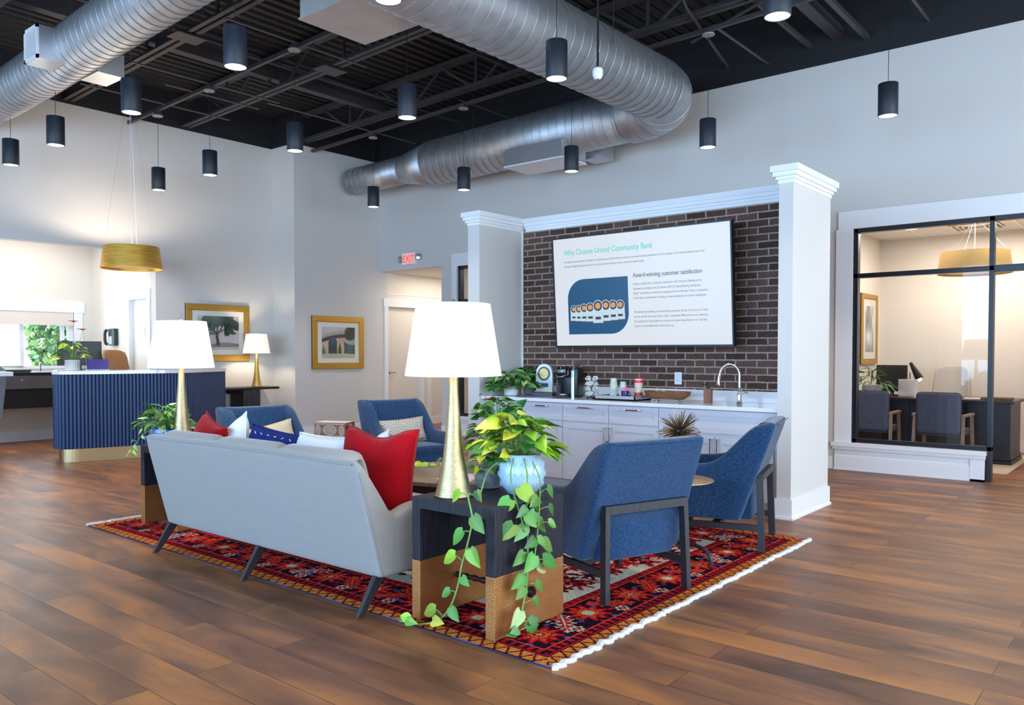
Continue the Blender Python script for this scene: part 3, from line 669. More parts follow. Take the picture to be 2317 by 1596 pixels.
# ------------------------------------------------------------------ television
t = thing('television', 'large wall-mounted screen showing a white slide with a blue picture and text', 'television', (-4.03, 6.80, 1.40))
t.rotation_euler = (R(4), 0, 0)
TW, TH = 1.93, 1.085
b = BM(); box(b, -TW / 2 - .014, TW / 2 + .014, 0.004, 0.05, -0.022, TH + 0.014, 0.003)
for q in ((-TW / 2 - .014, -TW / 2, -.022, TH + .014), (TW / 2, TW / 2 + .014, -.022, TH + .014), (-TW / 2, TW / 2, -.022, 0), (-TW / 2, TW / 2, TH, TH + .014)): box(b, q[0], q[1], -.008, .006, q[2], q[3])
obj('bezel', b, black_plastic, t)
b = BM(); box(b, -0.35, 0.35, 0.05, 0.24, 0.3, 0.8); obj('wall_mount', b, black_plastic, t)
scr = mat('screen_white', srgb(120, 122, 124), 0.25, emis=((0.93, 0.95, 0.97), 0.52))
b = BM(); box(b, -TW / 2, TW / 2, -0.0, 0.004, 0.0, TH); obj('screen', b, scr, t)
def sc_emit(n, rgb, s=0.45): c = srgb(*rgb)[:3]; return mat(n, tuple(v * .3 for v in c), 0.3, emis=(c, s))
teal = sc_emit('screen_teal', (30, 190, 178), .8); sgrey = sc_emit('screen_grey', (108, 116, 122), .8); sblue = sc_emit('screen_blue', (0, 76, 118), .6)
def sx(u): return -TW / 2 + u * TW
def sz(v): return TH * (1 - v)
def stext(s, u, v, size, m, xs=1.0, bold=0): return text(s, size, m, t, (sx(u), -0.0015, sz(v)), name='screen_text', xs=xs, bold=bold)
stext('Why Choose United Community Bank', 0.068, 0.155, 0.078, teal, 0.83)
stext('At United Community Bank, we believe in combining top-of-the-line financial solutions with award-winning satisfaction for our customers. Our industry-leading experts and', 0.068, 0.226, 0.0285, sgrey, 0.78)
stext('full suite of digital banking services are here to give you the tools you need to meet your financial goals.', 0.068, 0.268, 0.0285, sgrey, 0.78)
stext('Award-winning customer satisfaction', 0.482, 0.40, 0.058, sgrey, 0.83, 0.0012)
for i, s in enumerate(['United is ranked #1 in Customer Satisfaction with Consumer Banking in the', 'Southeast according to the J.D. Power 2022 U.S. Retail Banking Satisfaction', 'Study\u2120. United has received this recognition 8 out of the past 9 years, a testament', "to the bank's commitment to having a strong foundation of customer satisfaction.", None, None,
                       'We believe that banking can and should be personal. Service is at the core of who', 'we are, and we strive each day to make a meaningful difference for our customers.', 'The people and communities we serve are of utmost importance to us\u2014and this', "award is an incredible honor they've given us."]):
    if s: stext(s, 0.482, 0.468 + i * 0.0412, 0.0300, sgrey, 0.77)
# blue leaf-shaped picture with the row of trophies
x0, x1, z0, z1, rr = sx(0.082), sx(0.452), sz(0.895), sz(0.385), 0.20
pts = [(x0, z0)]
pts += [(x1 - rr + rr * math.sin(a), z0 + rr - rr * math.cos(a)) for a in np.linspace(0, PI / 2, 14)]
pts += [(x1, z1)]
pts += [(x0 + rr - rr * math.sin(a), z1 - rr + rr * math.cos(a)) for a in np.linspace(0, PI / 2, 14)]
b = BM(); b.faces.new([b.verts.new((x, -0.001, z)) for x, z in pts]); obj('slide_picture', b, sblue, t)
tsil = sc_emit('screen_silver', (178, 200, 208), .8); tdk = sc_emit('screen_dark', (58, 44, 36), .8); tcop = sc_emit('screen_copper', (206, 150, 100), .7)
def disc(bm, cx, cz, r, y, n=20, sx_=1): bm.faces.new([bm.verts.new((cx + r * sx_ * math.cos(2 * PI * k / n), y, cz + r * math.sin(2 * PI * k / n))) for k in range(n)])
for k, (u, hgt) in enumerate(((0.118, .155), (0.150, .162), (0.184, .176), (0.222, .188), (0.270, .225), (0.318, .205), (0.362, .196), (0.404, .188))):
    zc = sz(0.765) + (0.0 if k < 4 else 0.006 * (k - 4)) - (0.012 if k == 4 else 0) - 0.004 * min(k, 4); xx = sx(u); w_ = hgt * 0.26; y = -0.0015 - 0.0004 * (8 - abs(k - 4))
    b = BM(); box(b, xx - w_ * 1.06, xx + w_ * 1.06, y + .0001, y + .0002, zc - .004, zc + hgt * .33); obj('trophy_picture', b, tcop, t)
    b = BM(); b.faces.new([b.verts.new(q) for q in ([(xx - w_, y, zc), (xx + w_, y, zc), (xx + w_, y, zc + hgt - w_)] + [(xx + w_ * math.cos(a), y, zc + hgt - w_ + w_ * math.sin(a)) for a in np.linspace(0.15, PI - .15, 10)] + [(xx - w_, y, zc + hgt - w_)])]); obj('trophy_picture', b, tsil, t)
    b = BM(); disc(b, xx, zc + hgt - w_, w_ * .86, y - .0001); box(b, xx - w_ * .55, xx + w_ * .55, y - .0002, y - .0001, zc + hgt * .14, zc + hgt * .26); obj('trophy_picture', b, tdk, t)
    b = BM(); disc(b, xx, zc + hgt - w_, w_ * .54, y - .0003); obj('trophy_picture', b, tcop, t)

# ------------------------------------------------------------------ leaves and plants
def leaf(bm, lay, p, d, nrm, L_, W, droop, c1, c2, kind='heart'):
    p = Vector(p); d = Vector(d).normalized(); n = Vector(nrm); n = (n - d * n.dot(d))
    if n.length < 1e-3: n = d.orthogonal()
    n.normalize(); s = d.cross(n)
    ts = (0, .12, .32, .6, .85, 1.0) if kind != 'blade' else (0, .25, .5, .75, 1.0)
    ws = {'heart': (.55, .95, 1.0, .74, .30, 0), 'lance': (.06, .6, 1.0, .85, .35, 0), 'blade': (.5, 1, .9, .6, 0)}[kind]
    mid = []; lf = []; rt = []
    for t_, w_ in zip(ts, ws):
        back = -0.10 * L_ if (kind == 'heart' and t_ == 0) else 0
        q = p + d * L_ * t_ - n * droop * L_ * t_ * t_
        mid.append(bm.verts.new(q))
        if w_ > 0:
            e = q + d * back + n * (0.16 * W * w_)
            lf.append(bm.verts.new(e + s * W * w_ / 2)); rt.append(bm.verts.new(e - s * W * w_ / 2))
    k = len(lf)
    for side, cc in ((lf, c1), (rt, c2)):
        for i in range(k - 1):
            f = bm.faces.new((mid[i], mid[i + 1], side[i + 1], side[i]) if side is rt else (mid[i], side[i], side[i + 1], mid[i + 1]))
            for l in f.loops: l[lay] = (*cc, 1)
        f = bm.faces.new((mid[k - 1], mid[k], side[k - 1]) if side is rt else (mid[k - 1], side[k - 1], mid[k]))
        for l in f.loops: l[lay] = (*cc, 1)
GR = {'lime': [(200, 214, 66), (164, 196, 50), (126, 172, 50)], 'mid': [(76, 134, 48), (52, 110, 40), (98, 152, 64)], 'dark': [(44, 104, 48), (30, 84, 44), (62, 120, 58)], 'varieg': [(120, 170, 96), (186, 204, 140), (80, 140, 74)]}
def pickc(pal):
    a = GR[pal[rng.integers(len(pal))]]; c = a[rng.integers(len(a))]; return srgb(*[min(255, v * rng.uniform(.88, 1.1)) for v in c])[:3]
def foliage(parent, c, rx, rz, n, L_, W, pal, kind='heart', stems=True, up=0.5, zmin=-9, ry=None, name='foliage', flat=False):
    b = BM(); lay = b.loops.layers.float_color.new('Col'); st = BM(); c = Vector(c); ry = ry or rx
    for i in range(n):
        a = rng.uniform(0, 2 * PI); rr_ = math.sqrt(rng.uniform(0, 1)); h = rng.uniform(0, 1)
        ph = math.sqrt(max(0, 1 - (rr_ * .9) ** 2)) * rng.uniform(.55, 1)
        p = c + Vector((math.cos(a) * rr_ * rx, math.sin(a) * rr_ * ry, ph * rz - (0.25 * rz if rr_ > .75 else 0)))
        if p.z < zmin: p.z = zmin
        d = Vector((math.cos(a), math.sin(a), up * rng.uniform(-.6, .9))); d.x += rng.normal() * .35; d.y += rng.normal() * .35
        n_ = Vector((math.cos(a) * .5, math.sin(a) * .5, 1)) + Vector(rng.normal(size=3)) * .35
        c1 = pickc(pal); c2 = pickc(pal) if rng.uniform() < .3 else c1; s = rng.uniform(.65, 1.15)
        leaf(b, lay, p, d, n_, L_ * s, W * s, rng.uniform(.05, .5), c1, c2, kind)
        if stems: tube(st, [c + Vector((math.cos(a) * .02, math.sin(a) * .02, -.02)), (c + p) / 2 + Vector((0, 0, .25 * (p.z - c.z) + .01)), p], 0.0018, 4)
    o = obj(name, b, leaf_m, parent, True, angle=180)
    if stems: obj('stems', st, stem_m, parent, True, angle=180)
    else: st.free()
    return o
def vine(parent, pts, n, L_, W, pal, side=None, rad=0.0028, kind='heart', outd=(0, -1, 0), zf=-9, skip=0.0):
    """trailing stem with leaves on alternate sides, in local coordinates"""
    P = smooth_path(pts, 6); b = BM(); tube(b, P, rad, 6); lb = BM(); lay = lb.loops.layers.float_color.new('Col')
    for i in range(n):
        q = P[int((skip + (1 - skip) * (i + 0.6) / n) * (len(P) - 1))]; sgn = 1 if i % 2 else -1; o_ = Vector(outd)
        sd = o_.cross(Vector((0, 0, 1))) * sgn
        pe = q + sd * rng.uniform(.025, .05) + o_ * rng.uniform(.008, .03) + Vector((0, 0, rng.uniform(-.005, .03)))
        if pe.z < zf + .03: pe.z = zf + .03
        tube(b, [q, (q + pe) / 2 + Vector((0, 0, .004)), pe], rad * .6, 5)
        d = sd * rng.uniform(.5, 1.0) + Vector((0, 0, -rng.uniform(.25, .9))) + o_ * .15
        if pe.z < zf + .07: d.z = abs(d.z) * .1
        c1 = pickc(pal); c2 = tuple(.6 * a_ + .4 * b_ for a_, b_ in zip(c1, pickc(pal))); s = rng.uniform(.62, 1.1)
        leaf(lb, lay, pe, d, o_ + Vector((0, 0, .5)), L_ * s, W * s, rng.uniform(.1, .35), c1, c2, kind)
    obj('vine', b, stem_m, parent, True, angle=180); obj('leaves', lb, leaf_m, parent, True, angle=180)

# ------------------------------------------------------------------ things on the counter
Z = CT
t = thing('potted_ivy', 'white pot of bushy green foliage spilling over the left end of the counter', 'plant', (-5.42, 6.56, Z))
b = BM(); lathe(b, [(0.05, 0), (0.07, 0.01), (0.085, 0.10), (0.08, 0.10), (0.07, 0.085), (0, 0.085)], 20); obj('pot', b, pot_white, t, True)
foliage(t, (0.03, 0, 0.07), 0.27, 0.19, 240, 0.095, 0.06, ['mid', 'dark', 'varieg', 'mid'], up=.2, zmin=0.02)
vine(t, [(-.12, -.16, .08), (-.17, -.22, -.02), (-.16, -.23, -.12), (-.10, -.22, -.2), (-.02, -.20, -.26)], 7, 0.05, 0.03, ['mid', 'dark'])
t = thing('potted_ivy', 'grey basket-textured pot of dark foliage against the brick behind the award plaque', 'plant', (-5.42, 6.88, Z))
b = BM(); lathe(b, [(0.055, 0), (0.07, 0.01), (0.075, 0.15), (0.065, 0.15), (0.06, 0.14), (0, 0.14)], 20); obj('pot', b, mat('woven_grey_pot', srgb(168, 166, 160), .7, bump=(90, .8)), t, True)
foliage(t, (0, -.02, 0.13), 0.14, 0.17, 110, 0.075, 0.042, ['dark', 'dark', 'mid'], ry=.10)
t = thing('award_plaque', 'arched clear award plaque with a gold medallion on the counter, left of the coffee maker', 'award', (-5.10, 6.72, Z), R(8)); t.scale = (1.2, 1.0, 1.2)
b = BM(); box(b, -0.10, 0.10, -0.055, 0.055, 0, 0.035, .004); obj('base', b, mat('dark_blue_stone', srgb(46, 58, 74), .3), t)
b = BM(); box(b, -.088, .088, -.02, .03, .036, .046); obj('step', b, gold, t)
pts = [(-.078, 0.046), (.078, .046), (.083, .10), (.082, .18)] + [(.079 * math.cos(a), .20 + .079 * math.sin(a)) for a in np.linspace(.1, PI - .1, 14)] + [(-.082, .18), (-.083, .10)]
b = BM(); a_ = [b.verts.new((x, -0.012, z)) for x, z in pts]; c_ = [b.verts.new((x, 0.018, z)) for x, z in pts]; b.faces.new(list(reversed(a_))); b.faces.new(c_)
for i in range(len(pts)): b.faces.new((a_[i], a_[(i + 1) % len(pts)], c_[(i + 1) % len(pts)], c_[i]))
obj('plaque_glass', b, mat('frosted_acrylic', srgb(206, 218, 228), .2, coat=.5), t)
MX = Matrix.Translation((0, -0.012, .195)) @ Matrix.Rotation(PI / 2, 4, 'X')
b = BM(); lathe(b, [(.060, 0), (.060, .004), (.045, .005)], 28, M=MX); obj('medallion_ring', b, mat('dark_ring', srgb(52, 60, 66), .3), t, True)
b = BM(); lathe(b, [(.047, .004), (.046, .007), (0, .007)], 28, M=MX); obj('medallion', b, mat('medallion_gold', srgb(214, 190, 130), .35, .4), t, True)
b = BM(); box(b, -.042, .042, -.016, -.012, .08, .112); obj('name_plate', b, mat('plate_blue', srgb(62, 84, 110), .3), t)
# coffee maker
t = thing('coffee_maker', 'black and silver single-serve coffee maker on the counter below the screen', 'coffee maker', (-4.80, 6.74, Z), R(14))
b = BM(); box(b, -.095, .105, -.03, .15, 0.0, .30, .02, 3); box(b, -.095, .02, -.15, .15, 0, .028, .01, 3); obj('body', b, black_plastic, t, True)
b = BM(); box(b, -.095, .025, -.155, .02, .20, .315, .035, 4); obj('brew_head', b, mat('gloss_black', srgb(14, 14, 16), .12, coat=.6), t, True)
b = BM(); bar(b, (.055, -.035, 0.0), (.055, -.035, .27), .03, .02, (0, 1, 0))
tube(b, [(.055, -.03, .27), (.055, .0, .305), (.055, .07, .325), (.055, .14, .325)], .015, 8); obj('silver_band', b, pewter, t, True)
b = BM(); tube(b, [(-.08, -.15, .225), (-.05, -.168, .21), (-.01, -.168, .21), (.015, -.15, .225)], .008, 8); obj('handle', b, chrome, t, True)
b = BM(); box(b, -.06, -.005, -.11, -.07, .314, .318); obj('display', b, mat('dim_display', srgb(120, 130, 150), .2), t)
b = BM(); box(b, -.09, -.07, -.14, -.03, .03, .20, .008); obj('water_tank', b, mat('smoky_clear_plastic', srgb(60, 70, 84), .1, alpha=.6), t, True)
b = BM(); lathe(b, [(.045, .028), (.045, .034), (0, .034)], 20, c=(-.035, -.09, 0)); obj('drip_tray', b, steel, t, True)
# pod carousel
t = thing('pod_carousel', 'black wire carousel holding white coffee pods with green lids', 'pod holder', (-4.47, 6.66, Z))
b = BM(); lathe(b, [(.055, 0), (.055, .012), (.02, .018)], 20); tube(b, [(0, 0, .01), (0, 0, .22)], .006, 8)
obj('stand', b, black_plastic, t, True)
podw = white_plastic; podg = mat('pod_green_lid', srgb(150, 186, 140), .4)
for k, z in enumerate((.045, .095, .145, .195)):
    for j in range(4):
        a = j * PI / 2 + (PI / 4 if k % 2 else 0) + .35; ra = .045; M = Matrix.Translation((math.cos(a) * ra, math.sin(a) * ra, z)) @ Matrix.Rotation(a, 4, 'Z') @ Matrix.Rotation(R(62), 4, 'Y')
        b = BM(); lathe(b, [(.014, -.024), (.021, .014), (.023, .016)], 14, M=M); q = obj('coffee_pod', b, podw, t, True)
        b = BM(); lathe(b, [(.0165, .0165), (.0, .0175)], 14, M=M); obj('pod_lid', b, podg, q, True)
# tray with cups, mug, creamer
t = thing('serving_tray', 'speckled grey rectangular tray holding cups and creamer on the counter', 'tray', (-4.13, 6.68, Z), R(0))
b = BM(); box(b, -.225, .225, -.15, .15, 0, .012)
for q in ((-.225, .225, -.15, -.14), (-.225, .225, .14, .15), (-.225, -.215, -.15, .15), (.215, .225, -.15, .15)): box(b, *q, 0, .042)
obj('tray_body', b, mat('speckled_grey', srgb(168, 170, 172), .35, .3, noise=(60, .25), bump=(90, .4)), t)
for s in (-1, 1):
    b = BM(); x = s * .232; tube(b, [(x, -.05, .03), (x + s * .02, -.03, .035), (x + s * .02, .03, .035), (x, .05, .03)], .004, 6); obj('handle', b, black_plastic, t, True)
def cupstack(x, y, n, lab):
    t = thing('paper_cup_stack', lab, 'cups', (x, y, Z + .0125), group='paper cups on the tray')
    b = BM(); prof = [(.028, 0)]
    for i in range(n): prof += [(.0395, .008 + i * .011), (.041, .012 + i * .011), (.0375, .013 + i * .011)]
    b2 = BM(); lathe(b2, prof[:-1] + [(.038, prof[-1][1])], 22); obj('nested_cups', b2, mat('printed_cup', srgb(226, 230, 222), .6, noise=(50, .25)), t, True)
    h = prof[-1][1]; b = BM(); lathe(b, [(.040, h), (.029, h + .088), (.026, h + .085), (0, h + .085)], 22); obj('top_cup', b, mat('green_print_cup', srgb(196, 214, 200), .6, noise=(30, .18)), t, True)
cupstack(-4.28, 6.76, 9, 'taller stack of upturned printed paper cups on the tray'); cupstack(-4.19, 6.79, 6, 'shorter stack of upturned paper cups on the tray, beside the mug')
t = thing('coffee_mug', 'navy blue mug filled with pink sweetener packets on the tray', 'mug', (-4.09, 6.66, Z + .0125))
b = BM(); lathe(b, [(.032, 0), (.036, .004), (.036, .075), (.032, .075), (.032, .01), (0, .01)], 24); obj('cup', b, mat('navy_glaze', srgb(34, 36, 92), .15, coat=.5), t, True)
b = BM(); tube(b, smooth_path([(.034, 0, .062), (.058, 0, .058), (.06, 0, .03), (.034, 0, .02)], 4), .005, 8); obj('handle', b, MT['navy_glaze'], t, True)
t = thing('sweetener_packets', 'pink paper packets standing in the navy mug', 'packets', (-4.09, 6.66, Z + .03))
for k in range(7):
    b = BM(); box(b, -.024, .024, -.0012, .0012, 0, .088 - .003 * (k % 3), M=Matrix.Translation((0, -.018 + k * .006, 0)) @ Matrix.Rotation(.06 * (k - 3), 4, 'Y')); obj('packet', b, mat('pink_paper', srgb(238, 150, 190), .6), t)
t = thing('creamer_bottle', 'plastic creamer bottle with a red flip lid on the tray', 'bottle', (-4.0, 6.76, Z + .0125))
b = BM(); lathe(b, [(.036, 0), (.040, .005), (.040, .06), (.036, .10), (.041, .14), (.041, .15)], 24); obj('bottle_body', b, mat('cream_label', srgb(232, 208, 186), .35, noise=(14, .10)), t, True)
b = BM(); lathe(b, [(.0405, .0), (.0412, .045), (.0405, .05)], 24, c=(0, 0, .008), cap=(False, False)); obj('red_label', b, mat('label_red', srgb(196, 60, 44), .35, noise=(20, .3)), t, True)
b = BM(); lathe(b, [(.0425, .15), (.0425, .172), (.042, .176)], 24); lathe(b, [(.0425, .186), (.0425, .196), (.04, .20), (0, .20)], 24); obj('lid', b, mat('lid_red', srgb(222, 30, 38), .3), t, True)
b = BM(); lathe(b, [(.0415, .172), (.0415, .188)], 24); obj('lid_band', b, white_plastic, t, True)
# wooden dough bowl
t = thing('dough_bowl', 'long carved wooden bowl on small metal ball feet on the counter', 'bowl', (-3.66, 6.70, Z), R(-6))
b = BM(); n = 16; rings = []
for (lx, ly, z) in ((.17, .05, .022), (.225, .085, .06), (.235, .095, .095), (.225, .085, .095), (.19, .06, .05), (.14, .035, .045)):
    rings.append([b.verts.new((math.copysign(abs(math.cos(a)) ** .55, math.cos(a)) * lx, math.copysign(abs(math.sin(a)) ** .6, math.sin(a)) * ly, z)) for a in [2 * PI * (k + .5) / 20 for k in range(20)]])
for p_, q_ in zip(rings, rings[1:]):
    for k in range(20): b.faces.new((p_[k], p_[(k + 1) % 20], q_[(k + 1) % 20], q_[k]))
b.faces.new(rings[0]); b.faces.new(list(reversed(rings[-1]))); obj('bowl_body', b, walnut, t, True)
for x in (-.12, .12):
    for y in (-.035, .035):
        b = BM(); bmesh.ops.create_icosphere(b, subdivisions=2, radius=.012); bmesh.ops.translate(b, verts=b.verts, vec=(x, y, .012)); obj('ball_foot', b, steel, t, True)
for k, (x, col, nm) in enumerate([(-.12, (222, 180, 60), 'yellow'), (-.05, (228, 206, 90), 'pale yellow'), (.09, (226, 60, 130), 'pink'), (.13, (220, 40, 110), 'deep pink')]):
    c_ = t.matrix_basis @ Vector((x, 0, .052)); b = BM()
    for j in range(4): box(b, -.03, .03, -.02, .02, j * .012, j * .012 + .009, M=Matrix.Rotation(j * .7, 4, 'Z') @ Matrix.Rotation(.25 * (j % 2), 4, 'X'))
    o = obj('tea_packets', b, mat('packet_' + nm.replace(' ', '_'), srgb(*col), .5), loc=c_); tag(o, '%s packets lying in the long wooden bowl' % nm, 'packets', 'packets in the wooden bowl')
t = thing('soap_dispenser', 'ribbed wooden soap dispenser with a black pump beside the sink', 'soap dispenser', (-3.29, 6.78, Z), R(12))
b = BM(); box(b, -.034, .034, -.034, .034, 0, .125, .004)
for k in range(4): box(b, .004 + k * .008 - .034 + .03, .008 + k * .008 - .034 + .03, -.0365, -.034, 0.002, .123)
obj('body', b, mat('teak', srgb(138, 88, 62), .5, noise=(30, .2, (1, 1, .1))), t)
b = BM(); lathe(b, [(.013, .125), (.013, .14), (.005, .142), (.005, .165)], 12); tube(b, [(0, 0, .168), (-.045, -.01, .160)], .005, 6); obj('pump', b, black_plastic, t, True)
t = thing('faucet', 'tall chrome gooseneck faucet with pull-down head in front of the brick', 'faucet', (-3.0, 6.80, Z))
b = BM(); lathe(b, [(.030, 0), (.024, .02), (.020, .07), (.018, .13), (.021, .135), (.016, .14)], 20); obj('base', b, chrome, t, True)
b = BM(); P = [(0, 0, .13), (0, 0, .25)] + [(-.085 + .085 * math.cos(a), -.05 * (1 - math.cos(a)) * .3, .25 + .10 * math.sin(a)) for a in np.linspace(.2, PI - .25, 10)] + [(-.172, -.03, .24)]; tube(b, P, .012, 14); obj('spout', b, chrome, t, True)
b = BM(); M = Matrix.Translation((-.186, -.033, .155)) @ Matrix.Rotation(R(8), 4, 'Y'); lathe(b, [(.022, 0), (.018, .012), (.014, .05), (.015, .09)], 16, M=M); obj('spray_head', b, chrome, t, True)
b = BM(); tube(b, [(.015, 0, .09), (.04, 0, .10), (.085, -.01, .098)], [.011, .009, .008], 10); obj('lever', b, chrome, t, True)
t = thing('wall_outlet', 'white double outlet plate on the brick above the wooden bowl', 'outlet', (-3.73, BY - .012, 1.02))
b = BM(); box(b, -.038, .038, 0, .012, 0, .12, .003); obj('cover_plate', b, white_plastic, t)
b = BM()
for z in (.035, .082):
    for x in (-.008, .008): box(b, x - .0012, x + .0012, -.0006, .002, z, z + .009)
    lathe(b, [(.0025, 0), (.0025, .002)], 8, c=(0, -.0005, z - .008))
obj('slots', b, mat('slot_grey', srgb(90, 90, 100), .5), t)

# ------------------------------------------------------------------ upholstered shells (armchairs, sofa)
def shell(sections, lean, zb, zin, mirror=True):
    """sections: (x, y, k, top, nx, ny, thick) from the left arm front round to the middle of the back.
    Cross-section goes up the outside, over the top and down the inside."""
    secs = list(sections)
    if mirror:
        core = secs[:-1] if abs(secs[-1][1]) < 1e-6 else secs
        secs = secs + [(x, -y, k, tp, nx, -ny, th) for x, y, k, tp, nx, ny, th in reversed(core)]
    b = BM(); rings = []
    for x, y, k, tp, nx, ny, th in secs:
        l = math.hypot(nx, ny); nx /= l; ny /= l; ring = []
        hs = [zb, zb + .02, zb + (tp - zb) * .35, zb + (tp - zb) * .7, tp - .025]
        for z in hs: ring.append((x + k * lean(z), y, z))
        ring.append((x + k * lean(tp) - nx * .014, y - ny * .014, tp)); ring.append((x + k * lean(tp) - nx * (th - .014), y - ny * (th - .014), tp))
        for z in (tp - .03, zin + (tp - zin) * .5, zin): ring.append((x + k * lean(z) - nx * th, y - ny * th, z))
        rings.append([b.verts.new(p) for p in ring])
    m = len(rings[0])
    for p, q in zip(rings, rings[1:]):
        for i in range(m): b.faces.new((p[i], p[(i + 1) % m], q[(i + 1) % m], q[i]))
    b.faces.new(rings[0]); b.faces.new(list(reversed(rings[-1])))
    return b, secs
def chair_lean(z): return .14 - .24 * (z - .19) / .67
CH = [(.625, .325, 0, .555, 0, 1, .075), (.61, .325, 0, .56, 0, 1, .075), (.45, .33, 0, .562, 0, 1, .075), (.30, .33, .3, .575, 0, 1, .08), (.225, .33, .6, .67, 0, 1, .085), (.165, .33, .95, .79, -.1, 1, .10),
      (.12, .338, 1, .838, -.15, 1, .11), (.035, .342, 1, .86, -.35, 1, .13), (-.002, .338, 1, .862, -.8, .7, .13), (-.003, .305, 1, .861, -1, .08, .13), (0, .20, 1, .857, -1, 0, .13), (0, 0, 1, .855, -1, 0, .13)]
def make_chair():
    t = thing('armchair', 'x', 'armchair', group='blue armchairs round the rug')
    b, secs = shell(CH, chair_lean, .19, .36); subsurf(obj('upholstered_shell', b, blue_fabric, t), 2)
    b = BM(); box(b, .06, .605, -.255, .255, .195, .40, .03, 2); obj('seat_base', b, blue_fabric, t, True)
    b = BM(); box(b, .10, .635, -.25, .25, .385, .45, .028, 3); obj('seat_cushion', b, blue_fabric, t, True)
    # piping along the outer top edge of the back
    for s in (0,):
        P = [(x + k * chair_lean(tp) + .002 * 0 - .004, y * 1.003, tp - .012) for x, y, k, tp, nx, ny, th in secs[9:-9]]
        b = BM(); tube(b, smooth_path(P, 3), .0035, 6); obj('piping', b, blue_fabric, t, True)
    # back frame: two raked legs joined by a bar round the back of the shell
    for s in (-1, 1):
        b = BM(); bar(b, (-.005, s * .285, 0), (.012, s * .272, .485), .03, .045, (1, 0, 0)); obj('leg', b, chair_wood, t)
        b = BM(); bar(b, (.60, s * .285, 0), (.56, s * .275, .20), .03, .04, (1, 0, 0)); obj('leg', b, chair_wood, t)
        b = BM(); bar(b, (.0, s * .283, .155), (.57, s * .283, .155), .024, .04); obj('side_rail', b, chair_wood, t)
    b = BM(); bar(b, (.006, -.287, .49), (.006, .287, .49), .035, .045); obj('back_bar', b, chair_wood, t)
    b = BM(); bar(b, (.30, -.28, .155), (.30, .28, .155), .05, .035); obj('stretcher', b, chair_wood, t)
    return t
ch0 = make_chair()
ang = lambda fx, fy: math.atan2(fy, fx)
chairs = [(-2.205, 3.819, ang(-.943, .333), 'blue armchair seen from straight behind, nearest, right of the trailing plant table'),
          (-2.19, 5.424, ang(-.965, -.26), 'blue armchair by the right wing wall, seen from the side'),
          (-6.15, 3.995, ang(.99, -.12), 'blue armchair beyond the sofa at left, by the navy reception desk'),
          (-6.02, 5.43, ang(.97, -.23), 'blue armchair at the back, facing forward below the lamp shade')]
croots = [ch0] + [dup(ch0, (0, 0, 0), 0, 'x') for _ in chairs[1:]]
for c_, (x, y, a, lab) in zip(croots, chairs): c_.location = (x, y, .008); c_.rotation_euler = (0, 0, a); c_['label'] = lab

# sofa
def sofa_lean(z): return .075 - .155 * (z - .165) / .60
SW = 1.07
SO = [(.80, SW - .005, 0, .50, 0, 1, .11), (.78, SW - .005, 0, .515, 0, 1, .11), (.45, SW, 0, .53, 0, 1, .11), (.30, SW, .1, .528, 0, 1, .11), (.215, SW, .3, .49, 0, 1, .11), (.16, SW, .5, .485, 0, 1, .11), (.125, SW, .75, .58, 0, 1, .12), (.085, SW + .002, 1, .68, 0, 1, .13),
      (.045, SW + .003, 1, .772, -.1, 1, .14), (.004, SW + .001, 1, .786, -.7, .8, .15), (0, SW - .035, 1, .785, -1, .05, .15), (0, .70, 1, .785, -1, 0, .15), (0, .35, 1, .79, -1, 0, .15), (0, 0, 1, .79, -1, 0, .15)]
t = thing('sofa', 'pale grey velvet sofa seen from behind, curved arms and dark splayed legs', 'sofa', (-4.155, 2.63, .008), PI / 2)
b, secs = shell(SO, sofa_lean, .165, .30); subsurf(obj('upholstered_shell', b, velvet, t), 2)
b = BM(); P = [(x + k * sofa_lean(tp) - .006, y, tp - .016) for x, y, k, tp, nx, ny, th in secs[10:-10]]; tube(b, smooth_path(P, 4), .004, 6); obj('piping', b, velvet, t, True)
for s in (-1,):
    b = BM(); P = [(.012 + sofa_lean(z), s * (SW + .002), z) for z in np.linspace(.19, .73, 8)]; tube(b, P, .0032, 6); obj('piping', b, velvet, t, True)
b = BM(); box(b, .08, .78, -.96, .96, .17, .36, .03, 2); obj('seat_base', b, velvet, t, True)
for k in range(3):
    y = -.64 + k * .64
    b = BM(); box(b, .16, .84, y - .318, y + .318, .345, .46, .04, 3); obj('seat_cushion', b, velvet, t, True)
    b = BM(); M = Matrix.Translation((.055, y, .60)) @ Matrix.Rotation(-.25, 4, 'Y'); box(b, -.075, .085, -.319, .319, -.2, .215, .065, 4, M=M); obj('back_cushion', b, velvet, t, True)
for y in (-1.03, 0, 1.03):
    for x0, x1 in ((-.03, .10), (.74, .64)):
        b = BM(); v = []
        for (x, z, h, w_) in ((x0, 0, .018, .022), (x1, .185, .035, .03)):
            v.append([b.verts.new((x + i * h, y + j * w_ / 2, z)) for i, j in ((-1, -1), (1, -1), (1, 1), (-1, 1))])
        b.faces.new(list(reversed(v[0]))); b.faces.new(v[1])
        for i in range(4): b.faces.new((v[0][i], v[0][(i + 1) % 4], v[1][(i + 1) % 4], v[1][i]))
        obj('leg', b, chair_wood, t)

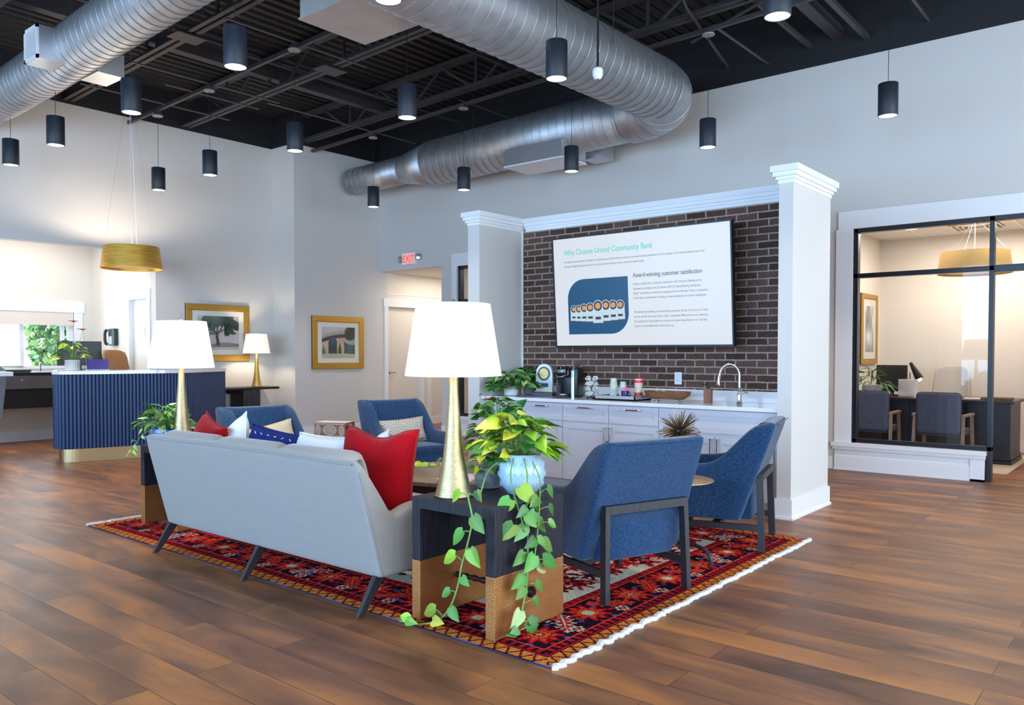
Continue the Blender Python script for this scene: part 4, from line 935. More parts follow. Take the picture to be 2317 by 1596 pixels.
# cushions
def pillow(name, lab, w_, h_, th, m, loc, rot, dent=0.0, group=None, pipe=None, extra=None):
    t = thing(name, lab, 'cushion', loc, 0, group); t.rotation_euler = rot
    b = BM(); n = 18; g = {}
    for sd in (1, -1):
        for i in range(n + 1):
            for j in range(n + 1):
                u = -1 + 2 * i / n; v = -1 + 2 * j / n
                if sd == -1 and (i in (0, n) or j in (0, n)): g[(sd, i, j)] = g[(1, i, j)]; continue
                x = w_ / 2 * u * (1 - .09 * (1 - v * v)); y = h_ / 2 * v * (1 - .09 * (1 - u * u))
                if dent and v > 0: y -= dent * h_ * max(0, 1 - (u / .7) ** 2) ** 1.5 * v
                z = sd * th / 2 * ((1 - u ** 4) * (1 - v ** 4)) ** .55 * (1 + .06 * math.sin(5 * u + 3 * v))
                if dent: z *= 1 - .25 * max(0, 1 - (u / .35) ** 2) * max(0, v)
                g[(sd, i, j)] = b.verts.new((x, y, z))
    for sd in (1, -1):
        for i in range(n):
            for j in range(n):
                q = (g[(sd, i, j)], g[(sd, i + 1, j)], g[(sd, i + 1, j + 1)], g[(sd, i, j + 1)]); b.faces.new(q if sd > 0 else q[::-1])
    edge = [g[(1, i, 0)].co.copy() for i in range(n)] + [g[(1, n, j)].co.copy() for j in range(n)] + [g[(1, n - i, n)].co.copy() for i in range(n)] + [g[(1, 0, n - j)].co.copy() for j in range(n)]
    obj('cushion_body', b, m, t, True, angle=180)
    b = BM(); tube(b, edge + [edge[0]], .0055, 6, cap=False); obj('piping', b, pipe or m, t, True, angle=180)
    return t
# rot: local x width, y height, z thickness; stand up = rotate X by 90
sit = lambda tilt, yaw, roll=0: tuple((Matrix.Rotation(yaw, 4, 'Z') @ Matrix.Rotation(PI / 2 - tilt, 4, 'X') @ Matrix.Rotation(roll, 4, 'Z')).to_euler())
pillow('throw_pillow', 'large red pillow with a dented top at the near end of the sofa', .54, .50, .18, red_fabric, (-3.47, 3.02, .655), sit(.15, R(8)), dent=.08, pipe=mat('red_piping', srgb(150, 16, 26), .8))
pillow('throw_pillow', 'red pillow leaning at the far left end of the sofa', .46, .46, .16, red_fabric, (-5.09, 2.90, .655), sit(.30, R(-10), R(-12)), group=None)
pillow('throw_pillow', 'white pillow with a pointed corner beside the far red pillow on the sofa', .46, .46, .15, white_fabric, (-4.90, 2.97, .625), sit(.28, R(-6), R(32)))
nv = pillow('throw_pillow', 'navy pillow with small white stitches leaning low on the sofa', .64, .36, .15, navy_fabric, (-4.45, 3.02, .655), sit(.3, R(4), R(-5)))
b = BM()
for i in range(7):
    for j in range(4):
        cx, cy = -.22 + i * .072 + (j % 2) * .03, -.13 + j * .085; a = rng.uniform(-.8, .8)
        zt = .075 * ((1 - (cx / .28) ** 4) * (1 - (cy / .18) ** 4)) ** .55
        for sd in (1, -1): box(b, -.010, .010, -.0022, .0022, -.001, .002, M=Matrix.Translation((cx, cy, sd * (zt * 1.02 + .001))) @ Matrix.Rotation(a, 4, 'Z'))
obj('white_stitching', b, white_fabric, nv)
pillow('throw_pillow', 'long white textured pillow lying behind the sofa back, between navy and red', .54, .34, .16, white_fabric, (-3.97, 3.02, .665), sit(.32, R(2)))
pillow('throw_pillow', 'small white pillow corner showing behind the big red one', .38, .38, .13, white_fabric, (-4.0, 3.40, .60), sit(.5, R(-30), R(35)))
beige_pat = None
def patterned():
    m = bpy.data.materials.new('beige_leaf_pattern'); m.use_nodes = True; nt = m.node_tree; N = nt.nodes; L = nt.links; b_ = N['Principled BSDF']; b_.inputs['Roughness'].default_value = .85
    tc = N.new('ShaderNodeTexCoord'); v = N.new('ShaderNodeTexVoronoi'); v.inputs['Scale'].default_value = 13; L.new(tc.outputs['Object'], v.inputs[0])
    wv = N.new('ShaderNodeTexWave'); wv.inputs['Scale'].default_value = 16; wv.inputs['Distortion'].default_value = 0; 
    ml = N.new('ShaderNodeVectorMath'); ml.operation = 'MULTIPLY'; L.new(tc.outputs['Object'], ml.inputs[0]); 
    sb = N.new('ShaderNodeVectorMath'); sb.operation = 'ADD'; L.new(v.outputs['Color'], sb.inputs[1]); L.new(tc.outputs['Object'], sb.inputs[0])
    rt = N.new('ShaderNodeVectorRotate'); rt.rotation_type = 'Z_AXIS'; L.new(tc.outputs['Object'], rt.inputs[0]); sp = N.new('ShaderNodeSeparateColor'); L.new(v.outputs['Color'], sp.inputs[0])
    mm = N.new('ShaderNodeMath'); mm.operation = 'MULTIPLY'; mm.inputs[1].default_value = 6.28; L.new(sp.outputs[0], mm.inputs[0]); L.new(mm.outputs[0], rt.inputs['Angle']); L.new(rt.outputs[0], wv.inputs[0])
    r = N.new('ShaderNodeValToRGB'); r.color_ramp.elements[0].position = .52; r.color_ramp.elements[0].color = srgb(160, 150, 134); r.color_ramp.elements[1].position = .62; r.color_ramp.elements[1].color = srgb(226, 220, 206)
    L.new(wv.outputs['Fac'], r.inputs[0]); L.new(r.outputs[0], b_.inputs['Base Color']); return m
beige_pat = patterned(); beige_plain = mat('plain_oatmeal_linen', srgb(214, 198, 170), .9, noise=(120, .08))
def on_chair(ci, lab, rev=False):
    x, y, a, _ = chairs[ci]; f = Vector((math.cos(a), math.sin(a), 0)); p = Vector((x, y, 0)) + f * .225
    return pillow('lumbar_pillow', lab, .50, .24, .11, beige_plain if rev else beige_pat, (p.x, p.y, .60 if ci == 2 else .57), sit(.33, a + PI / 2, R(10 if ci == 2 else 3)), group=None)
on_chair(3, 'beige leaf-patterned lumbar pillow on the armchair at the back'); on_chair(2, 'plain oatmeal lumbar pillow on the armchair beyond the sofa', True)
on_chair(1, 'beige lumbar pillow on the right armchair, only its edge showing')

# ------------------------------------------------------------------ side tables: waterfall frame, gold-dipped feet
def side_table(loc, rz, lab):
    t = thing('side_table', lab, 'side table', loc, rz, 'waterfall side tables at the sofa ends'); w_, d_, h, th, g = .27, .265, .605, .055, .29
    b = BM(); poly = [(-w_, g), (-w_, h), (w_, h), (w_, g), (w_ - th, g), (w_ - th, h - th), (-w_ + th, h - th), (-w_ + th, g)]
    A = [b.verts.new((x, -d_, z)) for x, z in poly]; B_ = [b.verts.new((x, d_, z)) for x, z in poly]; b.faces.new(A); b.faces.new(list(reversed(B_)))
    for i in range(8): b.faces.new((A[i], A[(i + 1) % 8], B_[(i + 1) % 8], B_[i]))
    o = obj('table_frame', b, dark_wood, t); mo = o.modifiers.new('b', 'BEVEL'); mo.width = .002; mo.segments = 2; mo.limit_method = 'ANGLE'
    for s in (-1, 1):
        x0, x1 = sorted((s * w_, s * (w_ - th))); b = BM(); box(b, x0 - .0008, x1 + .0008, -d_ - .0008, d_ + .0008, 0, g, .002); obj('gold_foot', b, brass_leaf, t)
    b = BM(); P = [(x, 0, .17) for x in np.linspace(-w_ - .01, w_ + .01, 30)]; tube(b, P, [.014 + .003 * math.sin(i * 2.1) for i in range(30)], 10)
    for s in (-1, 1): lathe(b, [(.006, -.012), (.026, -.008), (.028, .0), (.02, .010), (.0, .014)], 18, M=Matrix.Translation((s * (w_ + .008), 0, .17)) @ Matrix.Rotation(s * PI / 2, 4, 'Y'))
    obj('iron_stretcher', b, mat('aged_iron', srgb(52, 34, 32), .5, .6), t, True)
    return t
side_table((-2.655, 3.035, .008), 0, 'black waterfall side table with gold-dipped feet, nearest the camera, under the trailing pothos')
side_table((-5.93, 3.265, .008), 0, 'black waterfall side table with gold-dipped feet behind the far left end of the sofa')

# table lamps
def table_lamp(loc, lab, s=1.0, warm=False, power=14):
    t = thing('table_lamp', lab, 'table lamp', loc, 0, 'gold cone table lamps')
    b = BM(); lathe(b, [(.097 * s, 0), (.097 * s, .006 * s)], 32); obj('foot_ring', b, black_plastic, t, True)
    prof = [(.094, .006), (.087, .03), (.075, .08), (.064, .13), (.052, .20), (.043, .28), (.035, .37), (.029, .45), (.023, .54), (.020, .60)]
    b = BM(); lathe(b, [(r * s, z * s) for r, z in prof], 40); obj('lamp_base', b, gold if warm else champagne, t, True)
    b = BM(); z0, z1, r0, r1 = .598, .948, .2385, .183
    lathe(b, [(r0 * s, z0 * s), (r1 * s, z1 * s)], 48, cap=(False, False)); lathe(b, [((r0 - .004) * s, z0 * s), ((r1 - .004) * s, z1 * s)], 48, cap=(False, False))
    obj('lamp_shade', b, lit_small if warm else lit, t, True)
    b = BM()
    for z, r in ((z0, r0 - .002), (z1, r1 - .002)):
        tube(b, [((r * s) * math.cos(k * PI / 16), (r * s) * math.sin(k * PI / 16), z * s) for k in range(33)], .003 * s, 6, cap=False)
    obj('shade_rim', b, trim_white, t, True)
    b = BM(); tube(b, [(0, 0, .60 * s), (0, 0, .965 * s)], .005, 8); lathe(b, [(.0, .955 * s), (.012, .962 * s), (.006, .972 * s), (0, .975 * s)], 12)
    for a in (0, 2 * PI / 3, 4 * PI / 3): tube(b, [(0, 0, .93 * s), ((r1 * s) * math.cos(a), (r1 * s) * math.sin(a), .93 * s)], .002, 5)
    obj('harp', b, steel, t, True)
    l = bpy.data.lights.new('bulb', 'POINT'); l.energy = power; l.color = (1.0, .82, .62); l.shadow_soft_size = .04
    lo = bpy.data.objects.new('bulb', l); C.objects.link(lo); lo.parent = t; lo.location = (0, 0, .76 * s)
    return t
table_lamp((-2.765, 2.90, .613), 'gold cone table lamp with big white lit shade on the near side table', power=9)
table_lamp((-5.83, 3.14, .613), 'gold cone table lamp with white lit shade on the far left side table', power=9)
table_lamp((-11.02, 7.16, .805), 'smaller gold table lamp glowing warm on the dark wall console', .86, True, power=16)

# ------------------------------------------------------------------ rug
def stepq(a, q): return np.round(a / q) * q
def rug():
    W_, H_ = 4.42, 3.03; q = .008; nx, ny = int(W_ / q), int(H_ / q)
    X, Y = np.meshgrid((np.arange(nx) + .5) * q, (np.arange(ny) + .5) * q)
    img = np.zeros((ny, nx, 3)); c = lambda *v: np.array(v) / 255.
    navy, red, dred, org, gld, crm, blu, wine, grn = c(44, 16, 34), c(200, 26, 28), c(130, 16, 28), c(236, 84, 48), c(222, 132, 54), c(206, 200, 178), c(74, 92, 158), c(66, 16, 32), c(60, 66, 50)
    d = np.minimum(np.minimum(X, W_ - X), np.minimum(Y, H_ - Y)); img[:] = navy
    along = np.where(np.minimum(Y, H_ - Y) < np.minimum(X, W_ - X), X, Y)
    def setm(m, col): img[m] = col
    setm(d < .105, org); setm(d < .012, np.where(((along // .16) % 3 == 0)[..., None], c(90, 130, 190), navy)[d < .012])
    zig = np.abs(((along / .075) % 1) - .5) * 2 * .062 + .018
    setm((d > .016) & (d < .088), gld); setm((np.abs(d - zig) < .011) & (d > .014) & (d < .09), dred); setm((np.abs(d - zig) < .004) & (d > .014) & (d < .09), navy)
    setm((d > .088) & (d < .094), navy); setm((d > .094) & (d < .104), red)
    setm((d > .104) & (d < .15), navy); setm((d > .110) & (d < .146) & ((along / .05) % 1 < .45), red); setm((d > .150) & (d < .160), org)
    # inner field
    fm = d > .482; setm((d > .418) & (d <= .426), org); setm((d > .426) & (d <= .474), dred); setm((d > .432) & (d < .468) & ((along / .06) % 1 < .5), red); setm((d > .474) & (d <= .482), crm)
    setm(fm, crm)
    rs = np.random.default_rng(3)
    def stamp(cx, cy, R_, cols, pet=8, ph=0, asp=1.0):
        xx = stepq(X - cx, .012); yy = stepq((Y - cy) * asp, .012); r = np.hypot(xx, yy); th = np.arctan2(yy, xx) + ph
        for f, col, amp in cols: img[r < R_ * f * (1 - amp + amp * np.cos(pet * th))] = col
    def leafm(cx, cy, L_, ang, c1, c2, wd=.10, teeth=.07):
        ca, sa = math.cos(ang), math.sin(ang); xx = stepq((X - cx) * ca + (Y - cy) * sa, .010); yy = stepq(-(X - cx) * sa + (Y - cy) * ca, .010)
        t_ = (xx + L_ / 2) / L_; env = wd * np.sqrt(np.clip(1 - (2 * t_ - 1) ** 2, 0, 1)) * (.45 + .55 * np.abs(((xx / teeth) % 1) * 2 - 1)); ins = (t_ > 0) & (t_ < 1)
        img[ins & (np.abs(yy) < env)] = c1; img[ins & (np.abs(yy) < env - .016)] = c2; img[ins & (np.abs(yy) < .010)] = c1
    # field motifs on cream: dense dark-red blobs and a large central medallion
    sub = img.copy()
    for i in range(620):
        cx, cy = rs.uniform(.55, W_ - .55), rs.uniform(.55, H_ - .55); stamp(cx, cy, rs.uniform(.05, .12), [(1, [dred, wine, red][i % 3], .35), (.45, [navy, org, dred][i % 3], .3)], pet=rs.integers(4, 8), ph=rs.uniform(0, 3))
    xx = stepq(np.abs(X - W_ / 2), .012); yy = stepq(np.abs(Y - H_ / 2), .012)
    dm = xx / 1.05 + yy / .62
    setm(dm < 1, dred); setm(dm < .93, navy); setm(dm < .9, wine)
    for k in range(10):
        a = k * PI / 5; stamp(W_ / 2 + .6 * math.cos(a), H_ / 2 + .33 * math.sin(a), .10, [(1, red, .3), (.5, crm, .2), (.3, navy, 0)], 6)
    stamp(W_ / 2, H_ / 2, .26, [(1, red, .2), (.75, navy, .2), (.55, org, .25), (.25, crm, .1)], 8)
    img[~fm] = sub[~fm]
    # main border: rosettes, serrated leaves, small flowers, bounded so the guards stay clean
    keep = (d <= .160) | (d >= .418); sv = img.copy()
    def band(n, L_, horiz, off):
        for i in range(n):
            u = .29 + (L_ - .58) * i / (n - 1); x, y = (u, off) if horiz else (off, u)
            if i % 2 == 0:
                stamp(x, y, .122, [(1, red, .22), (.80, org, .30), (.55, dred, .25), (.42, gld, .25), (.22, [red, crm][i % 4 // 2], 0), (.11, crm, 0)], 10)
                for a in range(8): stamp(x + .138 * math.cos(a * PI / 4 + .4), y + .138 * math.sin(a * PI / 4 + .4), .016, [(1, blu if a % 2 else red, .1)], 4)
            else:
                ang_ = (.75 if i % 4 == 1 else -.75) + (0 if horiz else PI / 2); leafm(x, y, .27, ang_, crm if i % 8 == 3 else org, red, .062, .05)
                for s in (-1, 1):
                    px, py = (x + .03 * s, y + s * .095) if horiz else (x + s * .095, y + .03 * s); stamp(px, py, .042, [(1, crm if s > 0 else org, .12), (.80, dred, .2), (.5, red, .3), (.2, crm, 0)], 8)
    band(21, W_, True, .290); band(21, W_, True, H_ - .290); band(13, H_, False, .290); band(13, H_, False, W_ - .290)
    for i in range(520):
        cx, cy = rs.uniform(.16, W_ - .16), rs.uniform(.16, H_ - .16); l_, w__ = rs.uniform(.012, .03), rs.uniform(.004, .009)
        if rs.uniform() < .5: l_, w__ = w__, l_
        m_ = (np.abs(X - cx) < l_) & (np.abs(Y - cy) < w__) & (img[..., 0] < .2) & (d < .42); img[m_] = [red, org, blu, crm, red, dred][i % 6]
    img[keep] = sv[keep]
    img *= rng.uniform(.86, 1.1, img.shape[:2])[..., None]; img = np.clip(img, 0, 1)
    t = thing('area_rug', 'red and navy oriental rug with white fringe under the seating group', 'rug', (-4.215, 4.205, 0))
    painted('rug_pile', img, W_, H_, t, (0, 0, .0075), (0, 0, 0), mat('wool_pile', (1, 1, 1), 1.0, attr='Col', spec=.03, bump=(400, .3)))
    b = BM(); box(b, -W_ / 2, W_ / 2, -H_ / 2, H_ / 2, 0, .007); obj('rug_backing', b, mat('rug_edge', srgb(48, 44, 70), .95), t)
    for s in (-1, 1):
        b = BM(); P = [(s * (W_ / 2 + .012 + .006 * rng.normal()), y, .006) for y in np.linspace(-H_ / 2, H_ / 2, 160)]; tube(b, P, [.014 + .004 * rng.uniform() for _ in P], 6)
        obj('fringe', b, mat('fringe_cotton', srgb(238, 232, 224), .95, bump=(200, .8)), t, True)
rug()

# ------------------------------------------------------------------ small drink tables between the chairs
def drink_table(loc, rz, lab):
    t = thing('drink_table', lab, 'drink table', loc, rz, 'round brass-topped drink tables')
    b = BM(); lathe(b, [(.22, .498), (.228, .502), (.228, .508), (.22, .51), (0, .51)], 40); obj('table_top', b, gold_frame if 0 else mat('light_brass_top', srgb(206, 172, 118), .35, .6), t, True)
    b = BM(); lathe(b, [(.018, .08), (.018, .50)], 14); obj('pole', b, chair_wood, t, True)
    for k in range(3):
        a = k * 2 * PI / 3 + .1; c_, s_ = math.cos(a), math.sin(a)
        b = BM(); P = smooth_path([(0, 0, .10), (c_ * .10, s_ * .10, .105), (c_ * .20, s_ * .20, .09), (c_ * .245, s_ * .245, .045), (c_ * .25, s_ * .25, 0)], 4); tube(b, P, .014, 8); obj('leg', b, chair_wood, t, True)
    return t
drink_table((-2.47, 4.66, .008), R(-12), 'round brass-topped drink table between the two right armchairs')
drink_table((-6.27, 4.98, .008), R(20), 'round brass-topped drink table between the far armchairs, holding the carved box')
t = thing('carved_box', 'whitewashed carved wooden box on the drink table between the far armchairs', 'box', (-6.33, 4.97, .519), R(24))
b = BM(); box(b, -.165, .165, -.10, .10, 0, .135, .004); obj('box_body', b, mat('carved_brown_wood', srgb(142, 104, 80), .7, noise=(20, .2)), t)
b = BM()
def ringm(bm, cx, cz, r, wd, y, ax, sx_=1.0, n=20):
    for k in range(n):
        a0, a1 = 2 * PI * k / n, 2 * PI * (k + .62) / n; v = []
        for (a, r_) in ((a0, r), (a1, r), (a1, r - wd), (a0, r - wd)):
            p = (cx + r_ * sx_ * math.cos(a), cz + r_ * math.sin(a)); v.append(bm.verts.new((p[0], y, p[1]) if ax == 'x' else (y, p[0], p[1])))
        bm.faces.new(v)
for cx, sx_ in ((0, 1.45), (-.125, .6), (.125, .6)):
    for r in (.05, .037, .022, .009): ringm(b, cx, .063, r, .008, -.1012, 'x', sx_)
for k in range(24): box(b, -.15 + k * .0127, -.142 + k * .0127, -.1015, -.1, .118, .126); box(b, -.15 + k * .0127, -.142 + k * .0127, -.1015, -.1, .004, .012)
for y in (-.1655, .1655):
    for r in (.055, .042, .028, .012): ringm(b, 0, .065, r, .009, y, 'y', 1.2)
box(b, -.165, .165, -.1, .1, .1351, .137)
obj('white_carving', b, mat('whitewash', srgb(238, 232, 226), .8), t)

# ------------------------------------------------------------------ coffee table and what is on it
t = thing('coffee_table', 'low brown wooden coffee table in the middle of the rug', 'coffee table', (-4.22, 4.52, .008))
b = BM(); lathe(b, [(.58, .38), (.60, .385), (.60, .405), (.595, .412), (0, .412)], 56); o = obj('table_top', b, walnut_round, t, True)
b = BM(); lathe(b, [(.585, .30), (.585, .38)], 56); obj('apron', b, espresso, t, True)
for k in range(4):
    a = k * PI / 2 + .6; b = BM(); bar(b, (math.cos(a) * .52, math.sin(a) * .52, 0), (math.cos(a) * .50, math.sin(a) * .50, .31), .05, .05, (1, 0, 0)); obj('leg', b, espresso, t)
CTZ = .4205
def magazine(loc, rz, w_, h_, th, lab, c1, c2):
    t = thing('magazine', lab, 'magazine', loc, rz)
    b = BM(); box(b, -w_ / 2, w_ / 2, -h_ / 2, h_ / 2, 0, th - .001); obj('pages', b, paper, t)
    b = BM(); box(b, -w_ / 2 - .001, w_ / 2 + .001, -h_ / 2 - .001, h_ / 2 + .001, th - .001, th); box(b, -w_ / 2 - .002, -w_ / 2, -h_ / 2, h_ / 2, 0, th); obj('cover', b, mat('cover_' + c1[0], srgb(*c1[1]), .3, coat=.3), t)
    b = BM(); box(b, -w_ * .30, w_ * .12, -h_ * .28, h_ * .12, th, th + .0005); obj('cover_picture', b, mat('cover_' + c2[0], srgb(*c2[1]), .4), t)
magazine((-3.99, 4.24, CTZ), R(25), .24, .30, .012, 'pale pink magazine on the coffee table left of the near lamp', ('pink', (240, 214, 220)), ('coral', (216, 120, 90)))
magazine((-3.80, 4.40, CTZ), R(60), .22, .28, .012, 'white magazine with a red edge on the coffee table right of the near lamp', ('white', (238, 236, 236)), ('red', (200, 60, 70)))
t = thing('star_ornament', 'white ceramic faceted star ornament on the coffee table', 'ornament', (-3.93, 4.66, CTZ + .085), R(50))
b = BM(); cen = (b.verts.new((0, -.035, 0)), b.verts.new((0, .035, 0))); o_ = []
for k in range(10):
    a = PI / 2 + k * PI / 5; r = .105 if k % 2 == 0 else .045; o_.append(b.verts.new((r * math.cos(a), 0, r * math.sin(a))))
for k in range(10):
    b.faces.new((o_[k], o_[(k + 1) % 10], cen[0])); b.faces.new((o_[(k + 1) % 10], o_[k], cen[1]))
obj('star_body', b, pot_white, t)
t = thing('wire_basket', 'small cream pierced basket on the coffee table in front of the star', 'basket', (-3.84, 4.55, CTZ), R(40))
b = BM(); box(b, -.08, .08, -.05, .05, 0, .008)
for z in (.02, .035, .05, .065): 
    for q in ((-.08, .08, -.052, -.048), (-.08, .08, .048, .052), (-.082, -.078, -.05, .05), (.078, .082, -.05, .05)): box(b, *q, z, z + .006)
for k in range(11):
    for y in (-.05, .05): box(b, -.08 + k * .016 - .002, -.08 + k * .016 + .002, y - .002, y + .002, 0, .07)
obj('basket_body', b, mat('cream_metal', srgb(226, 216, 196), .5), t)
t = thing('flowering_plant', 'blue glazed pot of mixed foliage with a red flower on the coffee table', 'plant', (-4.12, 4.82, CTZ))
b = BM(); lathe(b, [(.09, 0), (.12, .02), (.135, .10), (.13, .17), (.14, .18), (.13, .18), (.12, .16), (0, .16)], 28); obj('pot', b, pot_blue, t, True)
foliage(t, (0, 0, .16), .23, .42, 170, .085, .06, ['varieg', 'mid', 'mid', 'dark'], up=.3, zmin=.12)
foliage(t, (.07, -.10, .16), .16, .12, 70, .06, .03, ['varieg'], name='ivy_foliage', stems=False)
b = BM(); lay = b.loops.layers.float_color.new('Col')
for k in range(3):
    a = k * 2.1; leaf(b, lay, (-.10, .02, .53), (math.cos(a), math.sin(a), .3), (0, 0, 1), .055, .05, .1, srgb(226, 30, 70)[:3], srgb(200, 20, 60)[:3])
obj('red_flower', b, leaf_m, t, True, angle=180); b = BM(); tube(b, [(0, 0, .18), (-.06, .01, .38), (-.10, .02, .53)], .003, 5); obj('flower_stem', b, stem_m, t)
t = thing('trailing_vine', 'loose pothos cuttings lying on the coffee table left of the near lamp', 'plant', (-4.42, 4.35, CTZ))
vine(t, [(.35, .25, .22), (.22, .16, .14), (.10, .02, .05), (-.05, -.02, .03), (-.16, -.04, .02), (-.24, -.06, .02)], 16, .075, .055, ['mid', 'varieg', 'lime'], outd=(.4, -.6, .6), zf=0)
# spiky metal sphere standing on the counter side, behind the near chair
t = thing('spiky_sphere', 'burst of thin metallic spikes on a short stand, showing above the nearest armchair', 'ornament', (-2.50, 4.74, .545))
b = BM(); lathe(b, [(.05, 0), (.05, .01), (.006, .014), (.006, .16)], 20); obj('stand', b, black_plastic, t, True)
b = BM()
for k in range(280):
    v = Vector(rng.normal(size=3)).normalized(); L_ = rng.uniform(.105, .155); tube(b, [Vector((0, 0, .27)) + v * .012, Vector((0, 0, .27)) + v * L_], [.0026, .0017], 4)
o = obj('spikes', b, mat('spike_champagne', srgb(150, 128, 104), .3, .9), t)
b = BM(); bmesh.ops.create_icosphere(b, subdivisions=2, radius=.03); bmesh.ops.translate(b, verts=b.verts, vec=(0, 0, .27)); obj('core', b, black_plastic, t, True)

# ------------------------------------------------------------------ pothos on the near side table
t = thing('potted_pothos', 'lime green trailing pothos in a pale blue ball pot on the near side table', 'plant', (-2.545, 3.165, .613))
b = BM(); lathe(b, [(.055, 0), (.075, .008), (.105, .05), (.118, .10), (.112, .15), (.092, .195), (.096, .205), (.088, .205), (.084, .185), (0, .185)], 36)
obj('pot', b, pot_aqua, t, True)
b = BM()
for z in (.055, .105, .155):
    r = {.055: .1085, .105: .1185, .155: .1115}[z]; P = []
    for k in range(49): P.append(((r + .001) * math.cos(k * PI / 24), (r + .001) * math.sin(k * PI / 24), z + (.012 if k % 2 else -.012)))
    tube(b, P, .0012, 4, cap=False)
obj('relief_pattern', b, pot_aqua, t, True)
b = BM(); lathe(b, [(.086, .188), (.06, .20), (0, .205)], 20); obj('moss', b, soil, t, True)
foliage(t, (-.015, -.01, .20), .18, .20, 90, .105, .08, ['lime', 'lime', 'mid', 'lime'], up=.25, zmin=.16)
foliage(t, (-.12, -.03, .16), .10, .06, 7, .11, .085, ['mid', 'lime'], up=-.2, zmin=.05, name='lower_foliage')
vine(t, [(-.05, -.06, .19), (-.11, -.13, .12), (-.02, -.30, .03), (.04, -.44, .06), (.09, -.47, -.04), (.065, -.475, -.16), (.03, -.475, -.26), (.005, -.475, -.36), (-.04, -.475, -.46), (-.12, -.475, -.545), (-.25, -.48, -.59), (-.36, -.50, -.592)], 13, .095, .068, ['mid', 'lime', 'mid'], rad=.0042, zf=-.60, skip=.2)
vine(t, [(.07, -.07, .19), (.13, -.12, .12), (.16, -.16, .02), (.185, -.19, -.05), (.2, -.205, -.16), (.2, -.205, -.30), (.2, -.215, -.39), (.2, -.25, -.50), (.2, -.28, -.57), (.205, -.27, -.595)], 16, .105, .075, ['mid', 'varieg', 'mid', 'mid'], rad=.0042, outd=(1, 0, 0), zf=-.60, skip=.25)
vine(t, [(.08, -.03, .19), (.15, -.05, .10), (.19, -.10, .0), (.215, -.14, -.08), (.215, -.16, -.20), (.21, -.17, -.28)], 9, .105, .078, ['mid', 'varieg', 'mid'], rad=.0038, outd=(1, 0, 0), skip=.3)
vine(t, [(.02, -.09, .19), (.06, -.16, .12), (.13, -.22, .04), (.20, -.26, -.04), (.22, -.25, -.12)], 4, .11, .085, ['lime', 'mid'], rad=.0036, outd=(.7, -.7, 0), skip=.4)
t = thing('small_pot', 'small speckled grey-blue pot beside the pale blue ball pot on the near side table', 'pot', (-2.80, 3.20, .613))
b = BM(); lathe(b, [(.05, 0), (.06, .005), (.072, .06), (.068, .11), (.06, .11), (.055, .09), (0, .09)], 24); obj('pot_body', b, pot_grey, t, True)
foliage(t, (0, 0, .10), .09, .09, 26, .07, .055, ['mid', 'lime'], up=.2)
# plant beside the far lamp
t = thing('potted_plant', 'blue pot of pale green curling foliage beside the far left lamp', 'plant', (-6.02, 3.10, .613))
b = BM(); lathe(b, [(.06, 0), (.08, .01), (.09, .10), (.085, .13), (.095, .14), (.08, .14), (.07, .12), (0, .12)], 24); obj('pot', b, pot_blue, t, True)
foliage(t, (0, 0, .13), .17, .19, 150, .10, .035, ['varieg', 'mid', 'varieg', 'dark'], kind='lance', up=.4, zmin=.04)
vine(t, [(-.08, -.05, .13), (-.15, -.12, .06), (-.16, -.16, -.04), (-.15, -.18, -.08)], 8, .07, .035, ['varieg', 'lime'])

